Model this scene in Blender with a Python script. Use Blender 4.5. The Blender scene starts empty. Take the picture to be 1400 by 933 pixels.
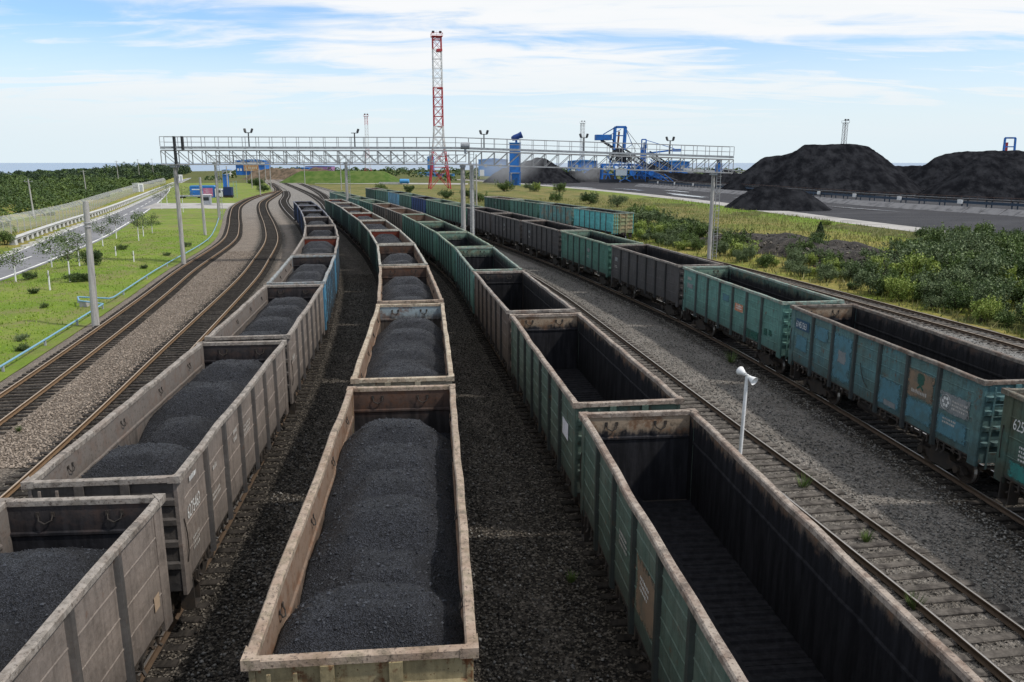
import bpy, math, random
import numpy as np
from mathutils import noise as mnoise, Vector

scene = bpy.context.scene
rnd = random.Random(7)
R = math.radians

# ------------------------------------------------------------------ camera
cam_d = bpy.data.cameras.new('camera')
cam = bpy.data.objects.new('camera', cam_d)
scene.collection.objects.link(cam)
cam.location = (0, 0, 10.33)
cam.rotation_euler = (R(90 - 12.63), 0, 0)
cam_d.sensor_width = 36.0
cam_d.lens = 28.0
cam_d.clip_start = 0.1
cam_d.clip_end = 60000
scene.camera = cam

# ------------------------------------------------------------------ sky and sun
SUN_EL, SUN_AZ = R(52), R(106)          # azimuth clockwise from +Y (view direction)
world = bpy.data.worlds.new('World')
scene.world = world
world.use_nodes = True
wn, wl = world.node_tree.nodes, world.node_tree.links
wn.clear()


def wnode(t, **kw):
    n = wn.new(t)
    for k, v in kw.items():
        if k in n.inputs:
            n.inputs[k].default_value = v
        else:
            setattr(n, k, v)
    return n


sky = wnode('ShaderNodeTexSky', sky_type='NISHITA', sun_disc=False, sun_elevation=SUN_EL,
            sun_rotation=SUN_AZ, air_density=1.0, dust_density=0.4, ozone_density=2.0)
tc = wnode('ShaderNodeTexCoord')
sep = wnode('ShaderNodeSeparateXYZ')
wl.new(tc.outputs['Generated'], sep.inputs[0])


def wmath(op, a, b=None, clamp=False):
    n = wn.new('ShaderNodeMath')
    n.operation = op
    n.use_clamp = clamp
    for i, v in enumerate((a, b)):
        if v is None:
            continue
        if isinstance(v, (int, float)):
            n.inputs[i].default_value = v
        else:
            wl.new(v, n.inputs[i])
    return n.outputs[0]


zz = wmath('ADD', wmath('MAXIMUM', sep.outputs[2], 0.0), 0.11)
cx = wmath('DIVIDE', sep.outputs[0], zz)
cy = wmath('DIVIDE', sep.outputs[1], zz)
comb = wn.new('ShaderNodeCombineXYZ')
wl.new(cx, comb.inputs[0])
wl.new(cy, comb.inputs[1])
mp = wnode('ShaderNodeMapping')
mp.inputs['Location'].default_value = (1.2, 9.1, 0)
mp.inputs['Rotation'].default_value = (0, 0, R(12))
mp.inputs['Scale'].default_value = (0.5, 1.3, 1)
wl.new(comb.outputs[0], mp.inputs[0])
cl1 = wnode('ShaderNodeTexNoise', Scale=0.62, Detail=7.0, Roughness=0.55, Distortion=0.6)
cl2 = wnode('ShaderNodeTexNoise', Scale=2.4, Detail=8.0, Roughness=0.6, Distortion=0.9)
wl.new(mp.outputs[0], cl1.inputs['Vector'])
wl.new(mp.outputs[0], cl2.inputs['Vector'])
cov = wmath('ADD', wmath('MULTIPLY', cl1.outputs[0], 0.64), wmath('MULTIPLY', cl2.outputs[0], 0.36))
ramp = wn.new('ShaderNodeMapRange')
ramp.interpolation_type = 'SMOOTHSTEP'
ramp.inputs[1].default_value = 0.385
ramp.inputs[2].default_value = 0.55
ramp.inputs[3].default_value = 0.15
ramp.inputs[4].default_value = 1.0
wl.new(cov, ramp.inputs[0])
# thin veil that thickens towards the horizon
veil = wn.new('ShaderNodeMapRange')
veil.inputs[1].default_value = 0.0
veil.inputs[2].default_value = 0.17
veil.inputs[3].default_value = 1.25
veil.inputs[4].default_value = 0.0
wl.new(sep.outputs[2], veil.inputs[0])
fac = wmath('MINIMUM', wmath('MAXIMUM', ramp.outputs[0], veil.outputs[0]), 1.0)
ccol = wn.new('ShaderNodeMixRGB')
ccol.inputs[1].default_value = (7.6, 8.7, 9.25, 1)
ccol.inputs[2].default_value = (9.5, 9.65, 9.85, 1)
hz = wn.new('ShaderNodeMapRange')
hz.interpolation_type = 'SMOOTHSTEP'
hz.inputs[1].default_value = 0.0
hz.inputs[2].default_value = 0.15
wl.new(sep.outputs[2], hz.inputs[0])
wl.new(wmath('MULTIPLY', hz.outputs[0], wmath('ADD', 0.55, wmath('MULTIPLY', cl2.outputs[0], 0.75)), True), ccol.inputs[0])
mixw = wn.new('ShaderNodeMixRGB')
wl.new(fac, mixw.inputs[0])
skyb = wn.new('ShaderNodeMixRGB')
skyb.blend_type = 'MULTIPLY'
skyb.inputs[0].default_value = 1.0
skyb.inputs[2].default_value = (1.0, 1.4, 1.75, 1)
wl.new(sky.outputs[0], skyb.inputs[1])
wl.new(skyb.outputs[0], mixw.inputs[1])
wl.new(ccol.outputs[0], mixw.inputs[2])
bg = wnode('ShaderNodeBackground', Strength=0.1)
wl.new(mixw.outputs[0], bg.inputs[0])
wo = wn.new('ShaderNodeOutputWorld')
wl.new(bg.outputs[0], wo.inputs[0])

sun_d = bpy.data.lights.new('sun', 'SUN')
sun_d.energy = 3.3
sun_d.angle = R(2.5)
sun_d.color = (1.0, 0.95, 0.88)
sun = bpy.data.objects.new('sun', sun_d)
scene.collection.objects.link(sun)
sv = Vector((math.sin(SUN_AZ) * math.cos(SUN_EL), math.cos(SUN_AZ) * math.cos(SUN_EL), math.sin(SUN_EL)))
sun.rotation_euler = sv.to_track_quat('Z', 'Y').to_euler()

vs = scene.view_settings
vs.view_transform = 'Standard'
vs.look = 'None'
vs.exposure = 0.0
vs.gamma = 1.0
vs.use_curve_mapping = False
scene.render.engine = 'CYCLES'
scene.cycles.use_denoising = True
scene.cycles.max_bounces = 6
scene.cycles.diffuse_bounces = 3
scene.cycles.glossy_bounces = 3
scene.cycles.transparent_max_bounces = 12
scene.cycles.volume_bounces = 0
scene.cycles.use_adaptive_sampling = True
scene.cycles.adaptive_threshold = 0.015

# ------------------------------------------------------------------ material helpers
MATS = {}


class NT:
    """small node-tree writer"""

    def __init__(self, name, rough=0.8, spec=0.3, metallic=0.0):
        self.m = bpy.data.materials.new(name)
        self.m.use_nodes = True
        self.n, self.l = self.m.node_tree.nodes, self.m.node_tree.links
        self.b = self.n['Principled BSDF']
        self.b.inputs['Roughness'].default_value = rough
        self.b.inputs['Specular IOR Level'].default_value = spec
        self.b.inputs['Metallic'].default_value = metallic
        self.geo = self.n.new('ShaderNodeNewGeometry')
        MATS[name] = self.m

    def pos(self, scale=(1, 1, 1), obj=False):
        mp_ = self.n.new('ShaderNodeMapping')
        mp_.inputs['Scale'].default_value = scale
        if obj:
            t = self.n.new('ShaderNodeTexCoord')
            self.l.new(t.outputs['Object'], mp_.inputs[0])
        else:
            self.l.new(self.geo.outputs['Position'], mp_.inputs[0])
        return mp_.outputs[0]

    def noise(self, scale, detail=5.0, rough=0.6, vec=None, dist=0.0, col=False):
        t = self.n.new('ShaderNodeTexNoise')
        t.inputs['Scale'].default_value = scale
        t.inputs['Detail'].default_value = detail
        t.inputs['Roughness'].default_value = rough
        t.inputs['Distortion'].default_value = dist
        self.l.new(vec if vec is not None else self.geo.outputs['Position'], t.inputs['Vector'])
        return t.outputs['Color' if col else 'Fac']

    def voro(self, scale, vec=None, out='Color', feature='F1', rand=1.0):
        t = self.n.new('ShaderNodeTexVoronoi')
        t.feature = feature
        t.inputs['Scale'].default_value = scale
        t.inputs['Randomness'].default_value = rand
        self.l.new(vec if vec is not None else self.geo.outputs['Position'], t.inputs['Vector'])
        return t.outputs[out]

    def rng(self, v, a, b, c=0.0, d=1.0, smooth=True):
        t = self.n.new('ShaderNodeMapRange')
        if smooth:
            t.interpolation_type = 'SMOOTHSTEP'
        for i, q in enumerate((a, b, c, d)):
            t.inputs[i + 1].default_value = q
        self.l.new(v, t.inputs[0])
        return t.outputs[0]

    def math(self, op, a, b=None):
        t = self.n.new('ShaderNodeMath')
        t.operation = op
        for i, q in enumerate((a, b)):
            if q is None:
                continue
            if isinstance(q, (int, float)):
                t.inputs[i].default_value = q
            else:
                self.l.new(q, t.inputs[i])
        return t.outputs[0]

    def mix(self, f, a, b, mode='MIX'):
        t = self.n.new('ShaderNodeMixRGB')
        t.blend_type = mode
        for i, q in enumerate((f, a, b)):
            if isinstance(q, (int, float)):
                t.inputs[i].default_value = q
            elif isinstance(q, tuple):
                t.inputs[i].default_value = (*q[:3], 1)
            else:
                self.l.new(q, t.inputs[i])
        return t.outputs[0]

    def attr(self, name, out='Fac'):
        t = self.n.new('ShaderNodeAttribute')
        t.attribute_name = name
        return t.outputs[out]

    def z(self):
        s = self.n.new('ShaderNodeSeparateXYZ')
        self.l.new(self.geo.outputs['Position'], s.inputs[0])
        return s.outputs[2]

    def island(self):
        return self.geo.outputs['Random Per Island']

    def color(self, c):
        if isinstance(c, tuple):
            self.b.inputs['Base Color'].default_value = (*c, 1)
        else:
            self.l.new(c, self.b.inputs['Base Color'])
        return self

    def rough(self, v):
        self.l.new(v, self.b.inputs['Roughness'])
        return self

    def bump(self, h, strength=0.4, dist=0.05):
        t = self.n.new('ShaderNodeBump')
        t.inputs['Strength'].default_value = strength
        t.inputs['Distance'].default_value = dist
        self.l.new(h, t.inputs['Height'])
        self.l.new(t.outputs[0], self.b.inputs['Normal'])
        return self


RUST = (0.115, 0.045, 0.018)
COALC = (0.022, 0.023, 0.026)
PBASE = {}


def paint(name, base, alt, alt_amt=0.5, rust=0.35, dust=0.6, rustc=RUST, rough=0.7):
    PBASE[name] = base
    t = NT(name, rough=rough, spec=0.25)
    n1 = t.noise(0.7, 5, 0.6)
    n2 = t.noise(3.1, 8, 0.7)
    st = t.noise(1.0, 5, 0.65, vec=t.pos((7, 7, 0.55)))
    c = t.mix(t.math('MULTIPLY', t.rng(n1, 0.42, 0.62), alt_amt), base, alt)
    pl = t.noise(1.0, 2, 0.5, vec=t.pos((0.55, 0.55, 2.3)))
    c = t.mix(t.rng(pl, 0.35, 0.7, 0.0, 0.38), c, tuple(min(1, x * 1.35) for x in base))
    c = t.mix(t.rng(st, 0.42, 0.75, 0.0, 0.55), c, tuple(x * 0.45 for x in base))
    rm = t.rng(t.math('ADD', n2, t.math('MULTIPLY', st, 0.35)), 0.80 - 0.13 * rust, 0.92 - 0.12 * rust)
    c = t.mix(t.math('MULTIPLY', rm, min(1, 0.4 + rust)), c, rustc)
    dz = t.rng(t.math('ADD', t.z(), t.math('MULTIPLY', n2, 1.6)), 1.6, 3.5, 1.0, 0.0)
    c = t.mix(t.math('MULTIPLY', dz, dust), c, COALC)
    gr = t.noise(1.9, 10, 0.78)
    c = t.mix(t.rng(gr, 0.47, 0.68, 0.0, 0.62), c, tuple(x * 0.35 + y_ * 0.35 for x, y_ in zip(base, (0.05, 0.04, 0.03))))
    sp = t.noise(24, 3, 0.6)
    c = t.mix(t.rng(sp, 0.66, 0.70, 0.0, min(1, .35 + rust)), c, tuple(x * .6 for x in rustc))
    fine = t.noise(14, 4, 0.7)
    c = t.mix(1.0, c, t.mix(fine, (0.78, 0.78, 0.78), (1.18, 1.18, 1.18)), 'MULTIPLY')
    t.color(c).bump(t.math('ADD', t.noise(1.6, 3), t.math('MULTIPLY', n2, 0.3)), 0.55, 0.08)
    return t.m


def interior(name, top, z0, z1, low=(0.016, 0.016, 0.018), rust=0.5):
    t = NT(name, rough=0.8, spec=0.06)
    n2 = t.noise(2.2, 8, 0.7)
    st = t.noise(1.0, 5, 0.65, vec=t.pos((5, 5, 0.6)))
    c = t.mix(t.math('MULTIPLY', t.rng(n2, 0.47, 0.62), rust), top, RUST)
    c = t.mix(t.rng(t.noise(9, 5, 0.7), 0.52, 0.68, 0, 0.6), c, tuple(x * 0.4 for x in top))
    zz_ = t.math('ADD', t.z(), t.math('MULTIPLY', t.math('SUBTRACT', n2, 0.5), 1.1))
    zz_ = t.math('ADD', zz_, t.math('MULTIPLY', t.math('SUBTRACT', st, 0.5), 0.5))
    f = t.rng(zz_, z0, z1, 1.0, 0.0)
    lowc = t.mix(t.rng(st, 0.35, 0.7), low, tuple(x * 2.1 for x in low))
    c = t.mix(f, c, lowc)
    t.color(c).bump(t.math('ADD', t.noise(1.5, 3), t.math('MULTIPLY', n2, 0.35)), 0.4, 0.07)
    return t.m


def edge(name, base, alt, rust=0.5):
    t = NT(name, rough=0.68, spec=0.3)
    n1, n2 = t.noise(5, 6, 0.7), t.noise(1.3, 4)
    c = t.mix(t.rng(n1, 0.45, 0.6), base, alt)
    c = t.mix(t.math('MULTIPLY', t.rng(n2, 0.45, 0.65), rust), c, RUST)
    c = t.mix(t.rng(t.noise(2.3, 9, 0.75), 0.5, 0.66, 0, 0.75), c, tuple(.32 * x for x in alt))
    c = t.mix(t.rng(t.noise(17, 5, 0.7), 0.53, 0.66, 0, 0.8), c, (0.05, 0.035, 0.028))
    t.color(c).bump(t.noise(7, 5), 0.5, 0.04)
    return t.m


def plain(name, c, rough=0.7, metallic=0.0, var=0.25, scale=3.0, spec=0.3, dirt=(0.05, 0.045, 0.04), dirt_amt=0.35):
    t = NT(name, rough=rough, metallic=metallic, spec=spec)
    f = t.rng(t.noise(scale, 6, 0.65), 0.42, 0.68)
    cc = t.mix(t.math('MULTIPLY', f, dirt_amt), c, dirt)
    cc = t.mix(1.0, cc, t.mix(t.noise(scale * 5, 4), (1 - var,) * 3, (1 + var,) * 3), 'MULTIPLY')
    t.color(cc)
    return t.m


# ------------------------------------------------------------------ mesh helpers
COL = scene.collection


class MB:
    def __init__(self):
        self.v, self.f, self.mi = [], [], []

    def add(self, vs_, fs_, m=0):
        o = len(self.v)
        self.v.extend(vs_)
        self.f.extend([tuple(i + o for i in f) for f in fs_])
        self.mi.extend([m] * len(fs_))
        return self

    def box(self, x0, x1, y0, y1, z0, z1, m=0):
        return self.add([(x0, y0, z0), (x1, y0, z0), (x1, y1, z0), (x0, y1, z0),
                         (x0, y0, z1), (x1, y0, z1), (x1, y1, z1), (x0, y1, z1)],
                        [(0, 3, 2, 1), (4, 5, 6, 7), (0, 1, 5, 4), (1, 2, 6, 5), (2, 3, 7, 6), (3, 0, 4, 7)], m)

    def frame(self, p, q, up=(0, 0, 1)):
        p, q = Vector(p), Vector(q)
        d = (q - p)
        d.normalize()
        u = Vector(up)
        if abs(d.dot(u)) > 0.98:
            u = Vector((0, 1, 0))
        s = d.cross(u)
        s.normalize()
        u = s.cross(d)
        return p, q, d, s, u

    def beam(self, p, q, w, h, m=0, up=(0, 0, 1)):
        p, q, d, s, u = self.frame(p, q, up)
        vs_ = []
        for c in (p, q):
            for a, b in ((-1, -1), (1, -1), (1, 1), (-1, 1)):
                vs_.append(tuple(c + s * (a * w / 2) + u * (b * h / 2)))
        return self.add(vs_, [(0, 1, 2, 3), (7, 6, 5, 4), (0, 4, 5, 1), (1, 5, 6, 2), (2, 6, 7, 3), (3, 7, 4, 0)], m)

    def tube(self, p, q, r0, r1=None, n=8, m=0, cap=True):
        r1 = r0 if r1 is None else r1
        p, q, d, s, u = self.frame(p, q)
        vs_ = []
        for c, r in ((p, r0), (q, r1)):
            for i in range(n):
                a = 2 * math.pi * i / n
                vs_.append(tuple(c + s * (r * math.cos(a)) + u * (r * math.sin(a))))
        fs_ = [(i, (i + 1) % n, n + (i + 1) % n, n + i) for i in range(n)]
        if cap:
            fs_ += [tuple(range(n - 1, -1, -1)), tuple(range(n, 2 * n))]
        return self.add(vs_, fs_, m)

    def path(self, pts, r, n=6, m=0):
        for a, b in zip(pts[:-1], pts[1:]):
            self.tube(a, b, r, r, n, m)
        return self

    def lathe(self, prof, c=(0, 0, 0), n=16, m=0, axis='Z'):
        vs_, fs_ = [], []
        for r, h in prof:
            for i in range(n):
                a = 2 * math.pi * i / n
                x, y = r * math.cos(a), r * math.sin(a)
                if axis == 'Z':
                    vs_.append((c[0] + x, c[1] + y, c[2] + h))
                elif axis == 'X':
                    vs_.append((c[0] + h, c[1] + x, c[2] + y))
                else:
                    vs_.append((c[0] + x, c[1] + h, c[2] + y))
        for k in range(len(prof) - 1):
            for i in range(n):
                j = (i + 1) % n
                fs_.append((k * n + i, k * n + j, (k + 1) * n + j, (k + 1) * n + i))
        return self.add(vs_, fs_, m)

    def prism(self, poly, y0, y1, m=0, ms=None, axis='Y'):
        """extrude an (x,z) outline along y"""
        n = len(poly)
        f3 = (lambda a, b, h: (a, h, b)) if axis == 'Y' else ((lambda a, b, h: (h, a, b)) if axis == 'X' else (lambda a, b, h: (a, b, h)))
        o = len(self.v)
        self.v.extend([f3(a, b, y0) for a, b in poly] + [f3(a, b, y1) for a, b in poly])
        for i in range(n):
            j = (i + 1) % n
            self.f.append((o + i, o + n + i, o + n + j, o + j))
            self.mi.append(ms[i] if ms else m)
        self.f.append(tuple(o + i for i in range(n)))
        self.f.append(tuple(o + n + i for i in range(n - 1, -1, -1)))
        self.mi += [m, m]
        return self

    def mesh(self, name, mats, fix=True, smooth=False):
        me = bpy.data.meshes.new(name)
        me.from_pydata(self.v, [], self.f)
        if fix:
            import bmesh
            bm = bmesh.new()
            bm.from_mesh(me)
            bmesh.ops.recalc_face_normals(bm, faces=bm.faces)
            bm.to_mesh(me)
            bm.free()
        for m in mats:
            me.materials.append(m)
        if len(mats) > 1:
            me.polygons.foreach_set('material_index', self.mi)
        if smooth:
            me.polygons.foreach_set('use_smooth', [True] * len(me.polygons))
        me.update()
        return me

    def build(self, name, mats, parent=None, smooth=False, fix=True):
        if not isinstance(mats, (list, tuple)):
            mats = [mats]
        return put(name, self.mesh(name, mats, fix, smooth), parent)


def put(name, me, parent=None, loc=None, rz=None, mats=None):
    o = bpy.data.objects.new(name, me)
    COL.objects.link(o)
    if parent is not None:
        o.parent = parent
    if loc is not None:
        o.location = loc
    if rz:
        o.rotation_euler = (0, 0, rz)
    if mats:
        for i, m in enumerate(mats):
            o.material_slots[i].link = 'OBJECT'
            o.material_slots[i].material = m
    return o


def tag(o, label=None, cat=None, group=None, kind=None):
    if label:
        o['label'] = label
    if cat:
        o['category'] = cat
    if group:
        o['group'] = group
    if kind:
        o['kind'] = kind
    return o


def thing(name, label, cat, loc=(0, 0, 0), rz=0.0, group=None):
    o = bpy.data.objects.new(name, None)
    COL.objects.link(o)
    o.empty_display_size = 0.3
    o.location = loc
    o.rotation_euler = (0, 0, rz)
    return tag(o, label, cat, group)


def npmesh(name, V, F, mats, mi=None, smooth=False, attrs=None):
    """fast mesh from numpy arrays, F all the same corner count"""
    me = bpy.data.meshes.new(name)
    V = np.asarray(V, dtype=np.float32)
    F = np.asarray(F, dtype=np.int32)
    nf, k = F.shape
    me.vertices.add(len(V))
    me.vertices.foreach_set('co', V.ravel())
    me.loops.add(nf * k)
    me.loops.foreach_set('vertex_index', F.ravel())
    me.polygons.add(nf)
    me.polygons.foreach_set('loop_start', np.arange(0, nf * k, k, dtype=np.int32))
    me.polygons.foreach_set('loop_total', np.full(nf, k, dtype=np.int32))
    for m in mats:
        me.materials.append(m)
    if mi is not None:
        me.polygons.foreach_set('material_index', np.asarray(mi, dtype=np.int32))
    if smooth:
        me.polygons.foreach_set('use_smooth', np.ones(nf, dtype=bool))
    for an, av in (attrs or {}).items():
        a = me.attributes.new(an, 'FLOAT', 'POINT')
        a.data.foreach_set('value', np.asarray(av, dtype=np.float32))
    me.update(calc_edges=True)
    me.validate()
    return me


def fbm(x, y, z=0.0, o=4):
    return mnoise.fractal(Vector((x, y, z)), 1.0, 2.0, o)


NR = np.random.RandomState(11)
OCT_V = np.array([(1, 0, 0), (-1, 0, 0), (0, 1, 0), (0, -1, 0), (0, 0, 1), (0, 0, -1)], dtype=np.float32)
OCT_F = np.array([(0, 2, 4), (2, 1, 4), (1, 3, 4), (3, 0, 4), (2, 0, 5), (1, 2, 5), (3, 1, 5), (0, 3, 5)], dtype=np.int32)


def stones(P, size, flat=0.7, rs=NR, spread=0.5):
    """irregular eight-sided stones centred at P (n,3); returns V,F"""
    n = len(P)
    s = (np.asarray(size).reshape(-1, 1, 1) * np.ones((n, 1, 1)))
    V = OCT_V[None] * (0.6 + spread * rs.rand(n, 6, 1)) * s
    V = V + (rs.rand(n, 6, 3) - 0.5) * s * 0.5
    a = rs.rand(n) * 6.283
    ca, sa = np.cos(a)[:, None], np.sin(a)[:, None]
    x, y = V[..., 0] * ca - V[..., 1] * sa, V[..., 0] * sa + V[..., 1] * ca
    V = np.stack([x, y, V[..., 2] * flat], -1) + np.asarray(P)[:, None, :]
    F = OCT_F[None] + (np.arange(n) * 6)[:, None, None]
    return V.reshape(-1, 3), F.reshape(-1, 3)


def leaves(C, size, rs=NR, up=0.35, aspect=0.55):
    """one quad leaf (a rhombus) per centre C"""
    n = len(C)
    d = rs.randn(n, 3)
    d /= np.linalg.norm(d, axis=1, keepdims=True)
    e = rs.randn(n, 3)
    e[:, 2] *= (1 - up)
    e -= d * (d * e).sum(1, keepdims=True)
    e /= np.linalg.norm(e, axis=1, keepdims=True) + 1e-6
    s = np.asarray(size).reshape(-1, 1) * np.ones((n, 1))
    V = np.stack([C - d * s, C + e * s * aspect, C + d * s, C - e * s * aspect], 1)
    F = np.arange(n * 4).reshape(n, 4)
    return V.reshape(-1, 3), F


# ------------------------------------------------------------------ track centre lines  (x, y) going away from the camera
TRK = {
    'A': [(-14.5, -12), (-17.0, 5), (-19.4, 20), (-22.1, 34), (-25.2, 48.7), (-28.4, 63), (-31.7, 77), (-38.0, 107), (-45.1, 130), (-55.2, 160), (-65.5, 192), (-73.0, 221), (-77.8, 243), (-82.5, 270), (-87.5, 303), (-125, 420), (-180, 589), (-230, 740)],
    'B': [(-10.0, -12), (-12.6, 5), (-14.6, 20), (-16.4, 31), (-18.3, 41), (-20.3, 52), (-23.8, 71), (-26.2, 82), (-32.2, 107), (-40.4, 133.7), (-51.4, 167), (-60.0, 194), (-66.8, 218), (-76.8, 262), (-86.4, 303)],
    '1': [(-6.8, -14), (-7.4, 1), (-8.4, 14.7), (-9.8, 28.1), (-11.7, 42.5), (-14.0, 56), (-16.75, 70), (-19.7, 82.4), (-23.4, 96.2), (-27.9, 112), (-31.6, 124.4), (-36.1, 138.5), (-46.7, 170), (-55.4, 197), (-62.6, 221.4), (-72.5, 260), (-86.0, 306), (-125, 422)],
    '2': [(-0.9, -14), (-1.4, 1), (-2.0, 9.3), (-3.3, 23.1), (-4.85, 37.3), (-6.85, 50.1), (-9.4, 64.3), (-12.55, 78.2), (-16.2, 92.5), (-19.8, 105), (-24.1, 120), (-28.3, 133.3), (-31.8, 144), (-42.2, 185), (-50.4, 215), (-68, 272), (-106, 385), (-152, 519), (-215, 700)],
    '3': [(6.3, -14), (5.3, 1), (4.35, 8.9), (3.26, 20.1), (1.47, 33.4), (-0.75, 47.3), (-2.95, 61.5), (-5.75, 75.6), (-8.95, 88.5), (-12.9, 103.5), (-16.9, 116.5), (-21.1, 129.5), (-25.5, 142), (-33.2, 163), (-42.3, 191), (-63.5, 270), (-99, 385), (-168, 590)],
    'F': [(12.6, -14), (12.1, 1), (10.75, 15), (9.7, 21), (8.08, 30.6), (6.7, 39.5), (4.35, 55), (3.3, 61.5), (0.55, 75), (-6.5, 103), (-19.5, 141), (-34, 185), (-60, 268)],
    '4': [(17.0, -14), (16.4, 8), (15.6, 22.7), (14.15, 36.6), (12.0, 50.8), (9.4, 63), (6.45, 75.7), (3.05, 88.6), (-0.5, 101), (-4.6, 115.5), (-8.7, 127.6), (-13.2, 141.5), (-26.6, 183.3), (-34.3, 203.5), (-39.7, 219.6), (-60, 280), (-96, 385)],
    'H': [(34.2, -14), (33.4, 10), (32.1, 25), (30.6, 36), (29.3, 45), (26.9, 57), (25.0, 66.5), (22.8, 76), (19.7, 88), (14.6, 104), (9.2, 120), (3.6, 136), (-2.4, 152), (-14, 182), (-32, 225)],
}


def spline(P, step=1.0):
    P = [np.array(p, float) for p in P]
    P = [2 * P[0] - P[1]] + P + [2 * P[-1] - P[-2]]
    out = []
    for i in range(1, len(P) - 2):
        p0, p1, p2, p3 = P[i - 1:i + 3]
        n = max(2, int(np.linalg.norm(p2 - p1) / 0.5))
        for k in range(n):
            t = k / n
            m1 = (p2 - p0) * np.linalg.norm(p2 - p1) / np.linalg.norm(p2 - p0)
            m2 = (p3 - p1) * np.linalg.norm(p2 - p1) / np.linalg.norm(p3 - p1)
            h1, h2 = 2 * t**3 - 3 * t**2 + 1, t**3 - 2 * t**2 + t
            h3, h4 = -2 * t**3 + 3 * t**2, t**3 - t**2
            out.append(h1 * p1 + h2 * m1 + h3 * p2 + h4 * m2)
    out.append(P[-2])
    out = np.array(out)
    for _ in range(30):                       # iron out the tracing wobble
        out[1:-1] = 0.25 * out[:-2] + 0.5 * out[1:-1] + 0.25 * out[2:]
    s = np.concatenate([[0], np.cumsum(np.linalg.norm(np.diff(out, axis=0), axis=1))])
    q = np.arange(0, s[-1], step)
    return np.stack([np.interp(q, s, out[:, 0]), np.interp(q, s, out[:, 1])], 1)


class Path:
    def __init__(self, pts, step=1.0):
        self.p = spline(pts, step)
        self.s = np.concatenate([[0], np.cumsum(np.linalg.norm(np.diff(self.p, axis=0), axis=1))])
        self.L = self.s[-1]
        d = np.gradient(self.p, axis=0)
        self.t = d / np.linalg.norm(d, axis=1, keepdims=True)
        self.nrm = np.stack([self.t[:, 1], -self.t[:, 0]], 1)      # to the right

    def at(self, s):
        return np.array([np.interp(s, self.s, self.p[:, 0]), np.interp(s, self.s, self.p[:, 1])])

    def dir(self, s):
        a = np.array([np.interp(s, self.s, self.t[:, 0]), np.interp(s, self.s, self.t[:, 1])])
        return a / np.linalg.norm(a)

    def s_of_y(self, y):
        return float(np.interp(y, self.p[:, 1], self.s))

    def x(self, y):
        return np.interp(y, self.p[:, 1], self.p[:, 0])


TP = {k: Path(v) for k, v in TRK.items()}

# ------------------------------------------------------------------ ground materials
t = NT('ground_soil', 0.95, 0.1)
g = t.mix(t.rng(t.noise(0.05, 6), 0.35, 0.65), (0.075, 0.095, 0.028), (0.14, 0.125, 0.05))
g = t.mix(t.rng(t.noise(0.6, 6, 0.7), 0.4, 0.7), g, (0.055, 0.075, 0.022))
t.color(g).bump(t.noise(2.5, 6, 0.75), 0.7, 0.25)

t = NT('lawn_grass', 0.9, 0.15)
g = t.mix(t.rng(t.noise(0.10, 5), 0.38, 0.62), (0.125, 0.19, 0.022), (0.185, 0.23, 0.040))
g = t.mix(t.rng(t.noise(0.28, 6, 0.7), 0.44, 0.62, 0, 0.9), g, (0.185, 0.17, 0.072))
g = t.mix(t.rng(t.noise(0.55, 8, 0.75), 0.58, 0.72, 0, 0.8), g, (0.15, 0.125, 0.075))
g = t.mix(t.rng(t.noise(2.2, 7, 0.8), 0.42, 0.68, 0, 0.6), g, (0.085, 0.15, 0.014))
t.color(g).bump(t.noise(5, 6, 0.8), 0.55, 0.12)

t = NT('meadow_grass', 0.95, 0.1)
g = t.mix(t.rng(t.noise(0.09, 5), 0.40, 0.60), (0.17, 0.215, 0.032), (0.30, 0.25, 0.08))
g = t.mix(t.attr('dry'), g, t.mix(t.rng(t.noise(0.16, 6, .7), .38, .62), (0.215, 0.165, 0.075), (0.105, 0.12, 0.042)))
g = t.mix(t.attr('lush'), g, (0.135, 0.24, 0.025))
g = t.mix(t.rng(t.noise(0.9, 7, 0.75), 0.42, 0.66, 0, 0.75), g, (0.11, 0.125, 0.03))
t.color(g).bump(t.noise(4, 6, 0.8), 0.9, 0.2)
t = NT('spoil_soil', 0.95, 0.1)
t.color(t.mix(t.rng(t.noise(0.25, 6, .7), .35, .65), (0.075, 0.06, 0.04), (0.17, 0.125, 0.09)))
t = NT('mound_grass_shaded', 0.95, 0.05)
t.color(t.mix(t.rng(t.noise(0.3, 6), .35, .65), (0.055, 0.10, 0.022), (0.10, 0.135, 0.04)))  # darker green than the lawn, the mound's shade is in the colour

# ballast: grey / brown stone, darkened by spilled coal and painted train shade where the attribute says so
t = NT('ballast_stone', 0.9, 0.25)
cell = t.voro(17.0)
celv = t.math('MULTIPLY', t.n.new('ShaderNodeRGBToBW').outputs[0], 1.0)
bw = t.n['Color to BW'] if 'Color to BW' in t.n else [q for q in t.n if q.bl_idname == 'ShaderNodeRGBToBW'][0]
t.l.new(cell, bw.inputs[0])
grey = t.mix(bw.outputs[0], (0.10, 0.10, 0.098), (0.34, 0.335, 0.32))
brown = t.mix(bw.outputs[0], (0.095, 0.073, 0.055), (0.35, 0.285, 0.225))
c = t.mix(t.attr('brown'), grey, brown)
big = t.noise(0.5, 6, 0.7)
c = t.mix(t.rng(big, 0.35, 0.7, 0.0, 0.45), c, (0.10, 0.085, 0.068))
dirt = t.math('ADD', t.attr('dirt'), t.math('MULTIPLY', t.math('SUBTRACT', t.noise(1.1, 7, 0.75), 0.5), 1.0))
coal_shade = t.mix(t.rng(bw.outputs[0], 0.3, 0.85), (0.016, 0.0135, 0.011), (0.085, 0.072, 0.057))
coal_shade = t.mix(t.rng(bw.outputs[0], 0.70, 0.80), coal_shade, (0.17, 0.15, 0.125))
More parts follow.
